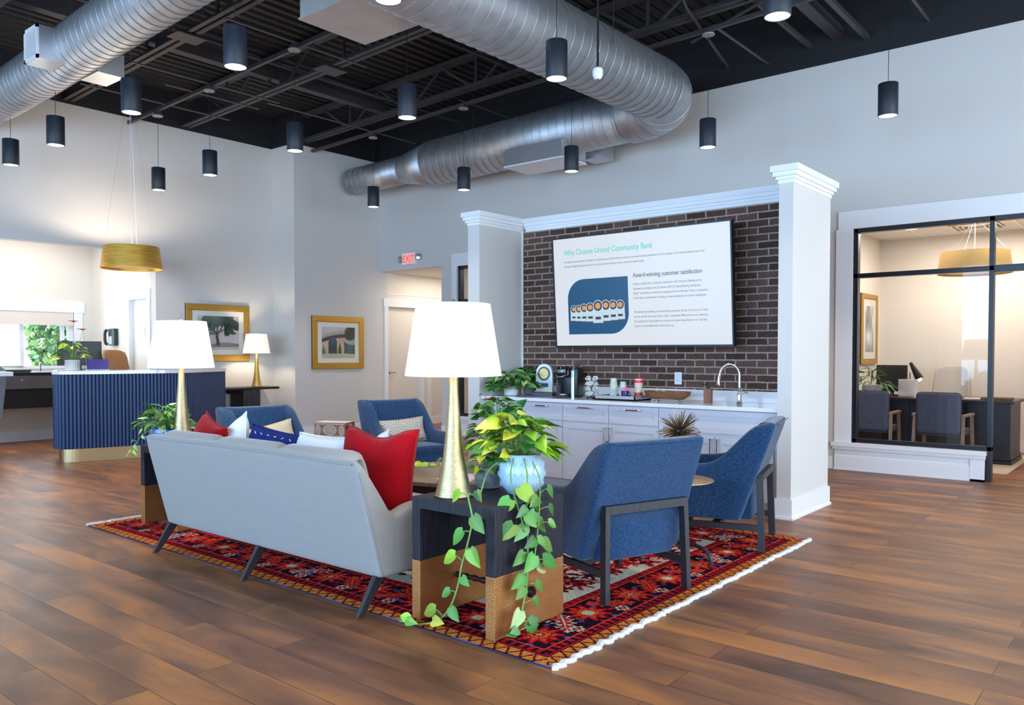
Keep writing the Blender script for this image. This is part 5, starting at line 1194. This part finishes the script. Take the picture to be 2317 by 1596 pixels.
# ------------------------------------------------------------------ framed paintings
def fbm(n1, n2, seed, octs=4):
    r = np.random.default_rng(seed); out = np.zeros((n1, n2)); 
    for o_ in range(octs):
        k = 3 * 2 ** o_; g = r.uniform(0, 1, (k + 2, k + 2)); yy = np.linspace(0, k, n1); xx = np.linspace(0, k, n2)
        y0 = yy.astype(int); x0 = xx.astype(int); fy = (yy - y0)[:, None]; fx = (xx - x0)[None]
        fy = fy * fy * (3 - 2 * fy); fx = fx * fx * (3 - 2 * fx)
        a = g[y0][:, x0]; b_ = g[y0][:, x0 + 1]; c_ = g[y0 + 1][:, x0]; d_ = g[y0 + 1][:, x0 + 1]
        out += (a * (1 - fx) * (1 - fy) + b_ * fx * (1 - fy) + c_ * (1 - fx) * fy + d_ * fx * fy) / 2 ** o_
    return (out - out.min()) / (out.max() - out.min())
def tree_painting():
    h, w_ = 110, 140; Y, X = np.mgrid[0:h, 0:w_]; X = X / w_; Y = Y / h; n = fbm(h, w_, 5); n2 = fbm(h, w_, 9, 5)
    c = lambda *v: np.array(v) / 255.
    img = c(206, 196, 196) * np.ones((h, w_, 1)) + (n[..., None] - .5) * .08
    hill = Y > .80 + .03 * np.sin(X * 7); img[hill] = (c(150, 136, 130) * (1 - n2[..., None] * .4) + .05)[hill]; low = Y > .93 - .03 * n; img[low] = c(206, 198, 190)
    tx = .47 + .02 * np.sin(Y * 9); wd = .035 + .12 * np.clip(Y - .72, 0, 1) ; tr = (np.abs(X - tx) < wd) & (Y > .45) & (Y < .86); img[tr] = c(96, 76, 66)
    for x0, y0, x1, y1 in ((.47, .58, .28, .30), (.47, .55, .60, .28), (.47, .5, .46, .2), (.38, .45, .2, .38), (.55, .45, .72, .34)):
        t_ = np.clip(((X - x0) * (x1 - x0) + (Y - y0) * (y1 - y0)) / ((x1 - x0) ** 2 + (y1 - y0) ** 2), 0, 1); dd = np.hypot(X - x0 - t_ * (x1 - x0), Y - y0 - t_ * (y1 - y0)); img[dd < .018] = c(100, 80, 70)
    can = ((X - .46) / .50) ** 2 + ((Y - .12) / .38) ** 2 + (n2 - .5) * 1.9 < .9; img[can] = (c(84, 104, 92) * (.55 + n[..., None] * .9))[can]
    dr = (np.abs(X - .70) < .07) & (Y > .2) & (Y < .66 - .9 * np.abs(X - .70) * 2) & (n2 > .3); img[dr] = (c(40, 66, 62) * (.6 + n[..., None] * .6))[dr]
    dr = (((X - .85) / .13) ** 2 + ((Y - .4) / .14) ** 2 < 1) & (n2 > .45); img[dr] = (c(84, 98, 74) * (.6 + n[..., None] * .7))[dr]
    return np.clip(img, 0, 1)
def bridge_painting():
    h, w_ = 110, 120; Y, X = np.mgrid[0:h, 0:w_]; X = X / w_; Y = Y / h; n = fbm(h, w_, 15); n2 = fbm(h, w_, 19, 5)
    c = lambda *v: np.array(v) / 255.
    img = c(206, 202, 202) * np.ones((h, w_, 1)) + (n[..., None] - .5) * .05
    top = .10 + .13 * (X - .75) ** 2 * 2.2; under = top + .13; img[(Y > top) & (Y < under)] = c(186, 174, 164); img[(Y > top + .10) & (Y < under)] = c(120, 120, 96)
    img[(Y > under) & (Y < under + .12)] = c(62, 68, 78)
    body = (Y > under + .10) & (Y < .88) & (X < .70); img[body] = (c(214, 178, 150) * (.9 + .2 * n[..., None]))[body]
    big = (((X - .32) / .13) ** 2 + ((Y - .52) / .20) ** 2 < 1) | ((np.abs(X - .32) < .13) & (Y > .52) & (Y < .88)); img[big] = (c(66, 84, 92) * (.5 + n2[..., None] * .9))[big]
    for x0, w0, y0 in ((.045, .06, .55), (.53, .05, .46)):
        a = (np.abs(X - x0) < w0 * np.clip((Y - y0) * 4, 0, 1)) & (Y > y0) & (Y < .86); img[a] = (c(92, 110, 76) * (.6 + n2[..., None] * .7))[a]
    img[(X > .70) & (Y > .36) & (Y < .55)] = c(176, 178, 172)
    bush = (X > .66) & (Y > .52 + .2 * (n - .5)) & (Y < .88); img[bush] = (c(68, 98, 100) * (.6 + n2[..., None] * .7))[bush]
    tr = (((X - .84) / .17) ** 2 + ((Y - .20) / .22) ** 2 + (n2 - .5) * 1.2 < 1); img[tr] = (c(84, 104, 74) * (.5 + n[..., None] * .8))[tr]
    g = Y > .85 + .05 * (n - .5); img[g] = (c(196, 194, 160) + (n2[..., None] - .5) * .1)[g]
    return np.clip(img, 0, 1)
def framed(lab, w_, h, fw, mw, art, M):
    t = thing('framed_painting', lab, 'painting', group='gold-framed watercolours'); t.matrix_world = M
    b = BM()   # frame bars with a raised inner bead; local X width, Z up, faces -Y
    for q in ((-w_ / 2, w_ / 2, h / 2 - fw, h / 2), (-w_ / 2, w_ / 2, -h / 2, -h / 2 + fw), (-w_ / 2, -w_ / 2 + fw, -h / 2 + fw, h / 2 - fw), (w_ / 2 - fw, w_ / 2, -h / 2 + fw, h / 2 - fw)): box(b, q[0], q[1], -.035, -.005, q[2], q[3], .003)
    iw, ih = w_ / 2 - fw, h / 2 - fw; k = .015
    for q in ((-iw, iw, ih - k, ih), (-iw, iw, -ih, -ih + k), (-iw, -iw + k, -ih, ih), (iw - k, iw, -ih, ih)): box(b, q[0], q[1], -.028, -.006, q[2], q[3], .002)
    obj('frame', b, gold_frame, t)
    b = BM(); box(b, -w_ / 2 - .002, w_ / 2 + .002, -.018, 0, -h / 2 - .002, h / 2 + .002); obj('frame_backing', b, black_plastic, t)
    b = BM(); box(b, -iw, iw, -.021, -.019, -ih, ih); obj('mat_board', b, mat('ivory_mat', srgb(246, 240, 230), .8), t)
    painted('artwork', art, 2 * iw - 2 * mw, 2 * ih - 2 * mw * .9, t, (0, -.0222, 0), (PI / 2, 0, 0))
    b = BM(); box(b, -iw, iw, -.025, -.0242, -ih, ih); obj('picture_glass', b, glass, t)
RZ = Matrix.Rotation(PI / 2, 4, 'Z')
framed('gold-framed watercolour of a spreading tree, behind the small warm lamp', 1.06, .865, .085, .10, tree_painting(), Matrix.Translation((-11.4, 6.735, 1.632)) @ RZ)
framed('gold-framed watercolour of an arched bridge, on the wall right of the corner', 1.06, .87, .088, .10, bridge_painting(), Matrix.Translation((-10.8, 8.555, 1.497)) @ RZ)

# ------------------------------------------------------------------ reception desk
def roundpoly(pts, rads, n=8):
    out = []; m = len(pts)
    for i in range(m):
        p0, p1, p2 = Vector(pts[i - 1]), Vector(pts[i]), Vector(pts[(i + 1) % m]); r = rads[i]
        if r <= 0: out.append(tuple(p1)); continue
        a = (p0 - p1).normalized(); c_ = (p2 - p1).normalized(); A_ = p1 + a * r; B_ = p1 + c_ * r
        for k in range(n + 1):
            t_ = k / n; q = A_ * (1 - t_) ** 2 + p1 * 2 * t_ * (1 - t_) + B_ * t_ ** 2; out.append((q.x, q.y))
    return out
dx, dy = -10.42, 4.9
dp = [(-10.98, 4.27), (-10.37, 3.96), (-9.97, 5.40), (-10.52, 6.32), (-10.98, 6.20), (-10.55, 5.38), (-10.78, 4.72)]
dp = [(x - dx, y - dy) for x, y in dp]
def inset(poly, d): 
    c_ = Vector((sum(p[0] for p in poly) / len(poly), sum(p[1] for p in poly) / len(poly))); out = []
    m = len(poly)
    for i in range(m):
        p0, p1, p2 = Vector(poly[i - 1]), Vector(poly[i]), Vector(poly[(i + 1) % m]); e = (p2 - p0).normalized(); n_ = Vector((-e.y, e.x)); out.append(tuple(p1 + n_ * d))
    return out
rp = roundpoly(dp, [.12, .28, .35, .05, .05, .0, .0], 12)
t = thing('reception_desk', 'curved navy fluted reception desk with white top and brass plinth', 'reception desk', (dx, dy, 0))
b = BM(); prism(b, inset(rp, .035), 0, .165); obj('plinth', b, mat('brushed_brass_plinth', srgb(206, 180, 136), .3, .9), t)
b = BM(); prism(b, rp, .16, 1.065); obj('desk_body', b, navy_flute, t)
b = BM(); P = [Vector((*p, 0)) for p in rp + [rp[0]]]; acc = 0; nxt = .0; sp_ = .0415
total = sum((P[i + 1] - P[i]).length for i in range(len(P) - 1)); stop_ = None
for i in range(len(P) - 1):
    d = P[i + 1] - P[i]; L_ = d.length
    while L_ > 1e-6 and acc + L_ > nxt:
        q = P[i] + d * ((nxt - acc) / L_)
        nr = Vector((d.y, -d.x, 0)).normalized()
        if q.x > -.62 or True:
            lathe(b, [(.0205, .162), (.0205, 1.064)], 10, c=(q.x, q.y, 0))
        nxt += sp_
    acc += L_
fo = obj('fluting', b, navy_flute, t, True)
b = BM(); prism(b, inset(rp, -.03), 1.066, 1.108); o = obj('desk_top', b, quartz, t)
DT = 1.109
# chair behind the desk
def office_chair(loc, rz, lab, m, hb=1.30, w_=.50):
    t = thing('office_chair', lab, 'office chair', loc, rz)
    b = BM(); n = 10; g = []
    for j in range(9):
        v = j / 8; z = .52 + (hb - .52) * v; hw = w_ / 2 * (1.0 - .18 * v) * (1 if v < .93 else .93); rr_ = .10 * (v - .5) ** 2 * 2
        g.append([b.verts.new((-.04 - .13 * v + .09 * (u * 2 / n - 1) ** 2, (u * 2 / n - 1) * hw, z - (0.04 * abs(u * 2 / n - 1) ** 6 if j == 8 else 0))) for u in range(n + 1)])
    for p, q in zip(g, g[1:]):
        for k in range(n): b.faces.new((p[k], p[k + 1], q[k + 1], q[k]))
    o = obj('backrest', b, m, t, True, angle=180); so = o.modifiers.new('t', 'SOLIDIFY'); so.thickness = .05; so.offset = 0; bb_ = o.modifiers.new('b', 'BEVEL'); bb_.width = .02; bb_.segments = 3; bb_.limit_method = 'ANGLE'
    b = BM(); box(b, -.04, .44, -.25, .25, .44, .53, .035, 3); obj('seat', b, m, t, True)
    b = BM(); lathe(b, [(.028, .10), (.028, .44)], 14); obj('gas_column', b, steel, t, True)
    for k in range(5):
        a = k * 2 * PI / 5; b = BM(); bar(b, (0, 0, .10), (.28 * math.cos(a), .28 * math.sin(a), .075), .04, .025); tube(b, [(.28 * math.cos(a), .28 * math.sin(a) - .02, .03), (.28 * math.cos(a), .28 * math.sin(a) + .02, .03)], .03, 10); obj('base_spoke', b, black_plastic, t)
    for s in (-1, 1):
        b = BM(); tube(b, [(.05, s * .25, .48), (.05, s * .29, .62), (.25, s * .29, .64)], .014, 8); obj('armrest', b, steel, t, True)
    return t
office_chair((-11.62, 5.35, 0), R(35), 'tan upholstered office chair behind the navy reception desk', tan_leather, 1.37, .66)
# flower pot on the desk
t = thing('anthurium', 'potted anthurium with two red flowers on the reception desk', 'plant', (-10.58, 4.28, DT))
b = BM(); lathe(b, [(.075, 0), (.08, .006), (.085, .012), (.083, .12), (.088, .13), (.078, .13), (.075, .11), (0, .11)], 24); obj('pot', b, pot_white, t, True)
b = BM()
for z in np.linspace(.03, .11, 5):
    for k in range(22): a = k * 2 * PI / 22; box(b, -.006, .006, -.002, .002, -.005, .005, M=Matrix.Translation((.084 * math.cos(a), .084 * math.sin(a), z)) @ Matrix.Rotation(a + PI / 2, 4, 'Z'))
obj('pot_pattern', b, mat('pot_grey_pattern', srgb(140, 138, 134), .6), t)
foliage(t, (0, 0, .12), .16, .26, 34, .14, .06, ['lime', 'lime', 'mid'], kind='lance', up=.2, zmin=.14)
for k, (x, y, z) in enumerate(((-.06, .05, .60), (.02, .12, .50))):
    b = BM(); lay = b.loops.layers.float_color.new('Col')
    for a in (0, 2.1, 4.2): leaf(b, lay, (x, y, z), (math.cos(a), math.sin(a), .3), (0, 0, 1), .075, .07, .1, srgb(220, 40, 48)[:3], srgb(220, 40, 48)[:3])
    obj('red_flower', b, leaf_m, t, True, angle=180); b = BM(); tube(b, [(0, 0, .12), (x * .6, y * .6, z * .6), (x, y, z)], .0025, 5); obj('flower_stem', b, stem_m, t)
t = thing('tablet_stand', 'purple-blue folding tablet stand on the reception desk', 'tablet', (-10.52, 4.56, DT), R(75))
b = BM(); bar(b, (0, -.02, .0), (0, .05, .135), .25, .012, (0, 1, 0)); obj('case', b, mat('violet_case', srgb(62, 62, 140), .35), t)
b = BM(); box(b, -.13, .13, -.03, .09, 0, .008, .003); obj('stand_base', b, white_plastic, t)
# white canvas desk partner: teller counter run at the back
t = thing('teller_counter', 'low teller counter along the side, white top on slanted grey end panel, at the left edge of the photo', 'counter', (-11.9, 3.3, 0))
t['label'] = 'grey teller desk with white marbled top at the left edge of the photo'
b = BM(); box(b, -.4, .45, -1.6, .62, 1.03, 1.085, .003); obj('counter_top', b, quartz, t)
b = BM(); v = [(-.35, .56, 1.03), (.40, .56, 1.03), (.40, .50, .50), (-.35, .50, .50)]
A = [b.verts.new(p) for p in v]; B_ = [b.verts.new((p[0], p[1] - 1.9, p[2])) for p in v]; b.faces.new(A); b.faces.new(list(reversed(B_)))
for i in range(4): b.faces.new((A[i], A[(i + 1) % 4], B_[(i + 1) % 4], B_[i]))
obj('desk_panel', b, mat('grey_laminate', srgb(112, 110, 116), .5), t)
b = BM(); box(b, -.3, .3, -1.5, -1.2, 0, .5); box(b, -.3, .3, 0.1, .3, 0, .5); obj('desk_leg', b, mat('dark_laminate', srgb(58, 58, 64), .5), t)
t = thing('deal_drawer', 'steel teller drive-through drawer unit mounted below the bright window', 'teller drawer', (-13.10, 4.55, 0))
b = BM(); box(b, -.3, .12, -.55, .62, .80, 1.0, .005); obj('drawer_front', b, mat('satin_steel_panel', srgb(128, 120, 118), .4, .2), t)
b = BM(); box(b, -.3, .16, -.6, 1.0, 1.0, 1.035, .003); obj('counter_ledge', b, black_plastic, t)
b = BM(); box(b, -.3, .10, -.55, .62, .52, .80, .01); obj('mechanism', b, mat('dark_mechanism', srgb(30, 30, 34), .5, bump=(20, .5)), t)
b = BM(); box(b, -.3, .125, .62, .84, .80, 1.0, .005); obj('switch_panel', b, mat('switch_box', srgb(62, 60, 66), .4), t)
for k, (z, y, col) in enumerate([(.96, .68, (200, 220, 90)), (.96, .78, (90, 200, 110)), (.90, .68, (150, 150, 150)), (.90, .78, (150, 150, 150)), (.84, .68, (150, 150, 150)), (.84, .78, (150, 150, 150))]):
    b = BM(); lathe(b, [(.016, 0), (.014, .01), (0, .011)], 12, M=Matrix.Translation((.125, y, z)) @ Matrix.Rotation(PI / 2, 4, 'Y')); obj('button', b, mat('button_%d' % min(k, 2), srgb(*col), .3), t, True)
b = BM(); box(b, .12, .122, .46, .60, .805, .83); obj('sticker', b, mat('yellow_sticker', srgb(236, 190, 40), .5), t)
b = BM(); lathe(b, [(.014, 0), (.014, .01)], 14, M=Matrix.Translation((.12, 0.0, .93)) @ Matrix.Rotation(PI / 2, 4, 'Y')); obj('lock', b, chrome, t)
t = thing('panel_leg', 'dark panel leg under the teller ledge beside the reception desk', 'desk leg', (-12.95, 5.30, 0))
t['category'] = 'panel'
b = BM(); box(b, -.25, .25, -.04, .04, .35, .99); obj('panel_board', b, MT['dark_laminate'], t)
t = thing('desk_monitor', 'black desktop monitor seen from behind on the teller counter', 'monitor', (-11.95, 4.93, 1.09), R(70))
b = BM(); box(b, -.28, .28, -.02, .015, .06, .40, .008); obj('screen_housing', b, black_plastic, t)
b = BM(); box(b, -.03, .03, .0, .04, .01, .2); box(b, -.12, .12, -.08, .08, -.0, .012); obj('monitor_stand', b, black_plastic, t)
t = thing('side_counter', 'inner work surface behind the reception desk', 'counter', (-11.95, 4.75, 0)); t['label'] = 'white inner work surface between the reception desk and the teller window'
b = BM(); box(b, -.35, .55, -.02, .62, 1.05, 1.088, .003); obj('counter_top', b, quartz, t); b = BM(); box(b, -.3, .5, .05, .55, 0, 1.05); obj('cabinet_body', b, MT['grey_laminate'], t)
t = thing('computer_box', 'small black computer unit beside the monitor on the teller counter', 'computer', (-11.9, 5.25, 1.09), R(70))
b = BM(); box(b, -.10, .10, -.08, .08, 0, .17, .006); obj('case', b, black_plastic, t); b = BM(); box(b, -.085, -.07, -.082, -.08, .03, .15); obj('port_strip', b, steel, t)
b = BM(); tube(b, smooth_path([(-.02, 0, .17), (-.05, .0, .26), (-.11, 0, .28), (-.15, 0, .22)], 5), .004, 6); obj('cable', b, black_plastic, t, True)
t = thing('gooseneck_microphone', 'black gooseneck microphone standing before the bright teller window', 'microphone', (-12.9, 4.80, 1.036))
b = BM(); box(b, -.12, .12, -.16, .10, 0, .02, .006); obj('mic_base', b, mat('pale_grey_pad', srgb(190, 196, 204), .4), t)
b = BM(); tube(b, [(0, -.02, .02), (0, -.02, .14), (0.0, .0, .24), (0, .02, .31)], .006, 8); obj('neck', b, black_plastic, t, True)
b = BM(); bmesh.ops.create_icosphere(b, subdivisions=2, radius=.024); bmesh.ops.translate(b, verts=b.verts, vec=(0, .022, .325)); obj('mic_head', b, black_plastic, t, True)
b = BM(); lathe(b, [(.03, 0), (.02, .03), (.02, .05)], 14, c=(0, -.02, .11)); obj('clip', b, steel, t, True)
t = thing('card_reader', 'flat black device on the ledge at the far left under the window', 'device', (-13.05, 4.50, 1.036), R(8))
b = BM(); v = [(-.13, -.20, 0), (.16, -.24, 0), (.16, .16, 0), (-.13, .16, 0)]; A = [b.verts.new(p) for p in v]; B_ = [b.verts.new((p[0] * .85, p[1] * .85, .05 + (.05 if p[0] < 0 else 0))) for p in v]; b.faces.new(list(reversed(A))); b.faces.new(B_)
for i in range(4): b.faces.new((A[i], A[(i + 1) % 4], B_[(i + 1) % 4], B_[i]))
obj('device_body', b, black_plastic, t)
t = thing('wall_phone', 'black wall telephone beside the cream door', 'telephone', (-12.75, 5.764, 1.46))
b = BM(); box(b, -.02, .17, -.07, -.0, -.02, .24, .012); obj('phone_body', b, mat('phone_teal_black', srgb(28, 52, 58), .3), t, True)
b = BM(); tube(b, smooth_path([(-.055, -.06, .0), (-.075, -.085, .02), (-.085, -.09, .11), (-.075, -.085, .20), (-.055, -.06, .22)], 4), [.022] * 17, 10); obj('handset', b, black_plastic, t, True)
b = BM(); box(b, .01, .11, -.074, -.07, .0, .12); obj('keypad', b, mat('keypad_grey', srgb(178, 190, 198), .5), t)

# gold drum pendants
def drum(loc, zc, lab, r0, r1, h, m, power=20):
    t = thing('drum_pendant', lab, 'pendant lamp', loc, 0, 'gold drum pendants')
    b = BM(); lathe(b, [(r0, 0), (r1, h)], 56, cap=(False, False)); lathe(b, [(r0, 0), (r0 - .006, 0), (r1 - .006, h), (r1, h)], 56, cap=(False, False)); obj('drum_shade', b, m, t, True)
    b = BM(); lathe(b, [(r0 - .012, .035), (0, .035)], 40, cap=(False, False)); obj('diffuser', b, mat('gold_diffuser', srgb(214, 168, 92), .5, emis=((1.0, .66, .28), .22)), t, True)
    b = BM()
    for a in (0.4, 2.5, 4.6): tube(b, [(r1 * math.cos(a), r1 * math.sin(a), h), (.02 * math.cos(a), .02 * math.sin(a), zc)], .0012, 4)
    obj('suspension_wire', b, steel, t)
    b = BM(); tube(b, [(0, 0, .05), (0, 0, zc)], .004, 6); obj('power_cord', b, white_plastic, t)
    b = BM(); lathe(b, [(.06, zc), (.06, zc + .02)], 20); obj('canopy', b, white_plastic, t, True)
    l = bpy.data.lights.new('bulb', 'POINT'); l.energy = power; l.color = (1.0, .84, .66); l.shadow_soft_size = .06
    lo = bpy.data.objects.new('bulb', l); C.objects.link(lo); lo.parent = t; lo.location = (0, 0, h * .6)
drum((-10.55, 5.02, 2.42), 2.3, 'brushed gold drum pendant hanging over the navy reception desk', .375, .335, .285, mat('brushed_gold_leaf_shade', srgb(226, 174, 76), .40, .7, noise=(5, .18, (1, 1, 9)), bump=(40, .1, (1, 1, 6))), 45)
drum((-1.93, 11.1, 2.28), .66, 'gold drum pendant seen through the office glass', .40, .37, .26, mat('matt_gold_shade', srgb(196, 164, 104), .55, .3), 8)

# wall console with its lamp
t = thing('console_table', 'narrow dark wall console with ribbed leg behind the reception desk', 'console table', (-11.12, 6.65, 0))
b = BM(); box(b, -.265, .20, -.95, .85, .765, .80, .004); obj('console_top', b, espresso, t)
for s, y0 in ((1, .27), (-1, -.75)):
    b = BM(); box(b, -.24, .10, y0, y0 + .30, 0, .765)
    for k in range(12): tube(b, [(.10, y0 + .0125 + k * .025, 0), (.10, y0 + .0125 + k * .025, .765)], .0125, 8)
    obj('leg', b, espresso, t)
t = thing('trailing_cutting', 'small pothos cutting on the wall console beside the desk end', 'plant', (-11.1, 6.42, .80))
vine(t, [(0, -.10, .01), (0, 0, .015), (.01, .08, .10), (.02, .14, .15)], 8, .07, .045, ['mid', 'varieg'], outd=(1, 0, 0), zf=0)
b = BM(); P = smooth_path([(-11.35, 6.1, .42), (-11.36, 6.45, .52), (-11.35, 6.72, .66), (-11.2, 6.78, .74)], 5); tube(b, P, .006, 6); lathe(b, [(.02, 0), (.035, .03), (.02, .06)], 10, c=(-11.2, 6.78, .70))
tag(obj('lamp_cable', b, black_plastic, smooth=True), 'black cable looped under the wall console', 'cable')

# exit sign with emergency lamp heads
t = thing('exit_sign', 'white exit sign with red letters above the corridor opening', 'sign', (-10.03, 9.48, 2.81))
b = BM(); box(b, -.16, .16, -.05, 0, 0, .205, .006); obj('sign_box', b, white_plastic, t)
b = BM(); box(b, -.145, .145, -.053, -.05, .015, .19); obj('sign_face', b, mat('sign_face_pink', srgb(240, 196, 192), .4, emis=((1.0, .55, .5), .25)), t)
text('EXIT', .165, mat('exit_red', srgb(230, 40, 36), .4, emis=((1.0, .08, .05), .9)), t, (-.135, -.0545, .043), name='exit_lettering', xs=.83, bold=.002)
for s in (-1, 1):
    b = BM(); M = Matrix.Translation((s * .225, -.03, .12 if s > 0 else .10)) @ Matrix.Rotation(PI / 2, 4, 'X') @ Matrix.Rotation(s * .6, 4, 'Y'); lathe(b, [(.045, -.03), (.055, .02), (.045, .03)], 18, M=M); tube(b, [(s * .16, -.02, .1), (s * .2, -.02, .1)], .015, 8); obj('lamp_head', b, mat('grey_lamp_head', srgb(150, 156, 164), .4), t, True)
    b = BM(); lathe(b, [(.04, .031), (0, .034)], 18, M=M); obj('lens', b, chrome, t, True)

# ------------------------------------------------------------------ office behind the glass
t = thing('executive_desk', 'dark executive desk behind the office glass', 'desk', (-2.30, 11.4, 0))
b = BM(); box(b, -.82, .82, -.42, .42, .725, .76, .004); obj('desk_top', b, espresso, t)
for x0, x1 in ((-.78, -.33), (.33, .78)): 
    b = BM(); box(b, x0, x1, -.38, .38, .09, .725); obj('pedestal', b, mat('navy_black_wood', srgb(34, 36, 48), .4), t)
    b = BM(); box(b, x0 - .02, x1 + .02, -.40, .40, 0, .05, .004); box(b, x0 - .01, x1 + .01, -.39, .39, .05, .095, .01); obj('plinth', b, MT['navy_black_wood'], t)
b = BM(); box(b, -.33, .33, -.30, -.28, .15, .725); obj('modesty_panel', b, MT['navy_black_wood'], t)
t = thing('office_rug', 'pale rug under the office desk', 'rug', (-2.35, 11.2, 0)); b = BM(); box(b, -1.0, .92, -1.0, 1.0, 0.001, .009); obj('rug_pile', b, mat('oatmeal_rug', srgb(206, 192, 170), .95, noise=(30, .1)), t)
def guest_chair(loc, rz, lab):
    t = thing('guest_chair', lab, 'chair', loc, rz, 'navy guest chairs in the office')
    b = BM(); box(b, -.06, .02, -.235, .235, .40, .88, .05, 4); obj('backrest', b, blue_grey_fabric, t, True)
    b = BM(); box(b, -.02, .46, -.24, .24, .38, .46, .03, 3); obj('seat', b, blue_grey_fabric, t, True)
    for s in (-1, 1):
        b = BM(); bar(b, (-.08, s * .26, 0), (.0, s * .25, .62), .03, .04, (1, 0, 0)); obj('leg', b, mat('pale_oak', srgb(150, 120, 98), .5), t)
        b = BM(); bar(b, (.44, s * .26, 0), (.38, s * .25, .62), .03, .04, (1, 0, 0)); obj('leg', b, MT['pale_oak'], t)
        b = BM(); bar(b, (-.04, s * .255, .62), (.42, s * .255, .62), .04, .025); obj('armrest', b, MT['pale_oak'], t)
    return t
guest_chair((-2.10, 10.15, 0), R(88), 'navy patterned guest chair in the office, right of the two'); guest_chair((-2.86, 10.15, 0), R(92), 'navy patterned guest chair in the office, left of the two')
office_chair((-2.35, 12.05, 0), R(-90), 'pale grey high-backed office chair behind the executive desk', mat('stone_upholstery', srgb(188, 178, 166), .6), 1.16, .50)
t = thing('office_monitor', 'black monitor on the office desk', 'monitor', (-2.96, 11.55, .765), R(-8)); t['label'] = 'black monitor seen from behind on the office desk'
b = BM(); box(b, -.20, .20, -.02, .01, .05, .40, .006); obj('screen_housing', b, black_plastic, t); b = BM(); box(b, -.1, .1, -.07, .07, 0, .01); box(b, -.02, .02, .0, .03, 0, .2); obj('monitor_stand', b, black_plastic, t)
t = thing('desk_lamp', 'small black cone desk lamp glowing beside the office monitor', 'desk lamp', (-2.78, 11.72, .765))
b = BM(); lathe(b, [(.06, 0), (.06, .012), (.006, .014), (.006, .30)], 16); obj('lamp_stand', b, black_plastic, t, True)
b = BM(); lathe(b, [(.055, -.16), (.02, .08), (0, .085)], 20, M=Matrix.Translation((.05, -.03, .36)) @ Matrix.Rotation(R(-28), 4, 'Y'), cap=(False, False)); obj('lamp_shade', b, black_plastic, t, True)
b = BM(); bmesh.ops.create_icosphere(b, subdivisions=2, radius=.03); bmesh.ops.translate(b, verts=b.verts, vec=(.125, -.03, .215)); obj('bulb_glow', b, mat('bulb_glow', (1, 1, 1), .4, emis=((1, .8, .55), 6)), t, True)
t = thing('clear_bin', 'clear plastic container on the office desk', 'container', (-2.70, 11.30, .765)); b = BM(); box(b, -.10, .10, -.08, .08, 0, .20, .01); obj('bin_body', b, mat('frosted_plastic', srgb(236, 226, 222), .3, alpha=.55), t); b = BM(); box(b, -.102, .102, -.082, .082, .2, .22, .006); obj('bin_lid', b, MT['frosted_plastic'], t)
t['label'] = 'clear plastic container on the office desk by the lamp'
t = thing('spider_plant', 'grassy green plant in a grey pot at the left of the office glass', 'plant', (-3.02, 10.86, 0))
b = BM(); box(b, -.16, .16, -.16, .16, 0, .76, .004); obj('stand', b, espresso, t); b = BM(); lathe(b, [(.10, .765), (.11, .78), (.115, .92), (.10, .92), (0, .90)], 20); obj('pot', b, mat('grey_concrete', srgb(168, 162, 156), .8), t, True)
foliage(t, (0, 0, .91), .20, .22, 60, .24, .022, ['mid', 'dark'], kind='blade', stems=False, up=.9, zmin=.9)
t = thing('desk_papers', 'papers on the office desk', 'papers', (-2.45, 11.25, .762)); t['label'] = 'loose papers and keyboard on the office desk'
b = BM(); box(b, -.15, .12, -.1, .1, 0, .006); box(b, .4, .6, -.12, .1, 0, .008, M=Matrix.Rotation(.1, 4, 'Z')); obj('paper_stack', b, paper, t); b = BM(); box(b, -.10, .28, .13, .26, 0, .02, .004); obj('keyboard', b, black_plastic, t)
t = thing('name_block', 'dark wooden desk box with white lettering near the desk corner', 'desk box', (-1.68, 11.22, .762))
b = BM(); box(b, -.17, .15, -.10, .10, 0, .03, .003); obj('block_body', b, walnut, t)
g_art = np.clip(np.ones((60, 44, 3)) * .74 + (fbm(60, 44, 31)[..., None] - .5) * .6, 0, 1)
framed('tall gold-framed grey print on the office side wall', .74, .98, .06, .12, g_art, Matrix.Translation((-3.4, 12.0, 1.66)) @ RZ)
# recessed ceiling lights and a vent
def downlight(x, y, z, lab):
    t = thing('downlight', lab, 'ceiling light', (x, y, z), 0, 'recessed downlights')
    b = BM(); lathe(b, [(.095, 0), (.09, -.006), (.07, -.004)], 24, cap=(False, False)); obj('trim_ring', b, trim_white, t, True)
    b = BM(); lathe(b, [(.07, -.003), (0, -.002)], 24, cap=(False, False)); obj('lens', b, lamp_glow, t, True)
downlight(-2.75, 11.55, 2.951, 'round recessed light in the office ceiling, left of the drum pendant'); downlight(-9.62, 10.6, 2.739, 'small recessed light in the corridor ceiling'); downlight(-3.1, 10.4, 2.951, 'recessed light in the office ceiling nearest the glass')
t = thing('ceiling_vent', 'square supply vent in the office ceiling', 'vent', (-2.05, 11.9, 2.95)); b = BM()
for k in range(4): s = .28 - k * .06; [box(b, *q, -.004 - k * .002, .0) for q in ((-s, s, -s, -s + .02), (-s, s, s - .02, s), (-s, -s + .02, -s, s), (s - .02, s, -s, s))]
obj('vent_louvre', b, trim_white, t); b = BM(); box(b, -.28, .28, -.28, .28, .0, .002); obj('vent_backing', b, mat('vent_grey', srgb(120, 116, 112), .8), t)
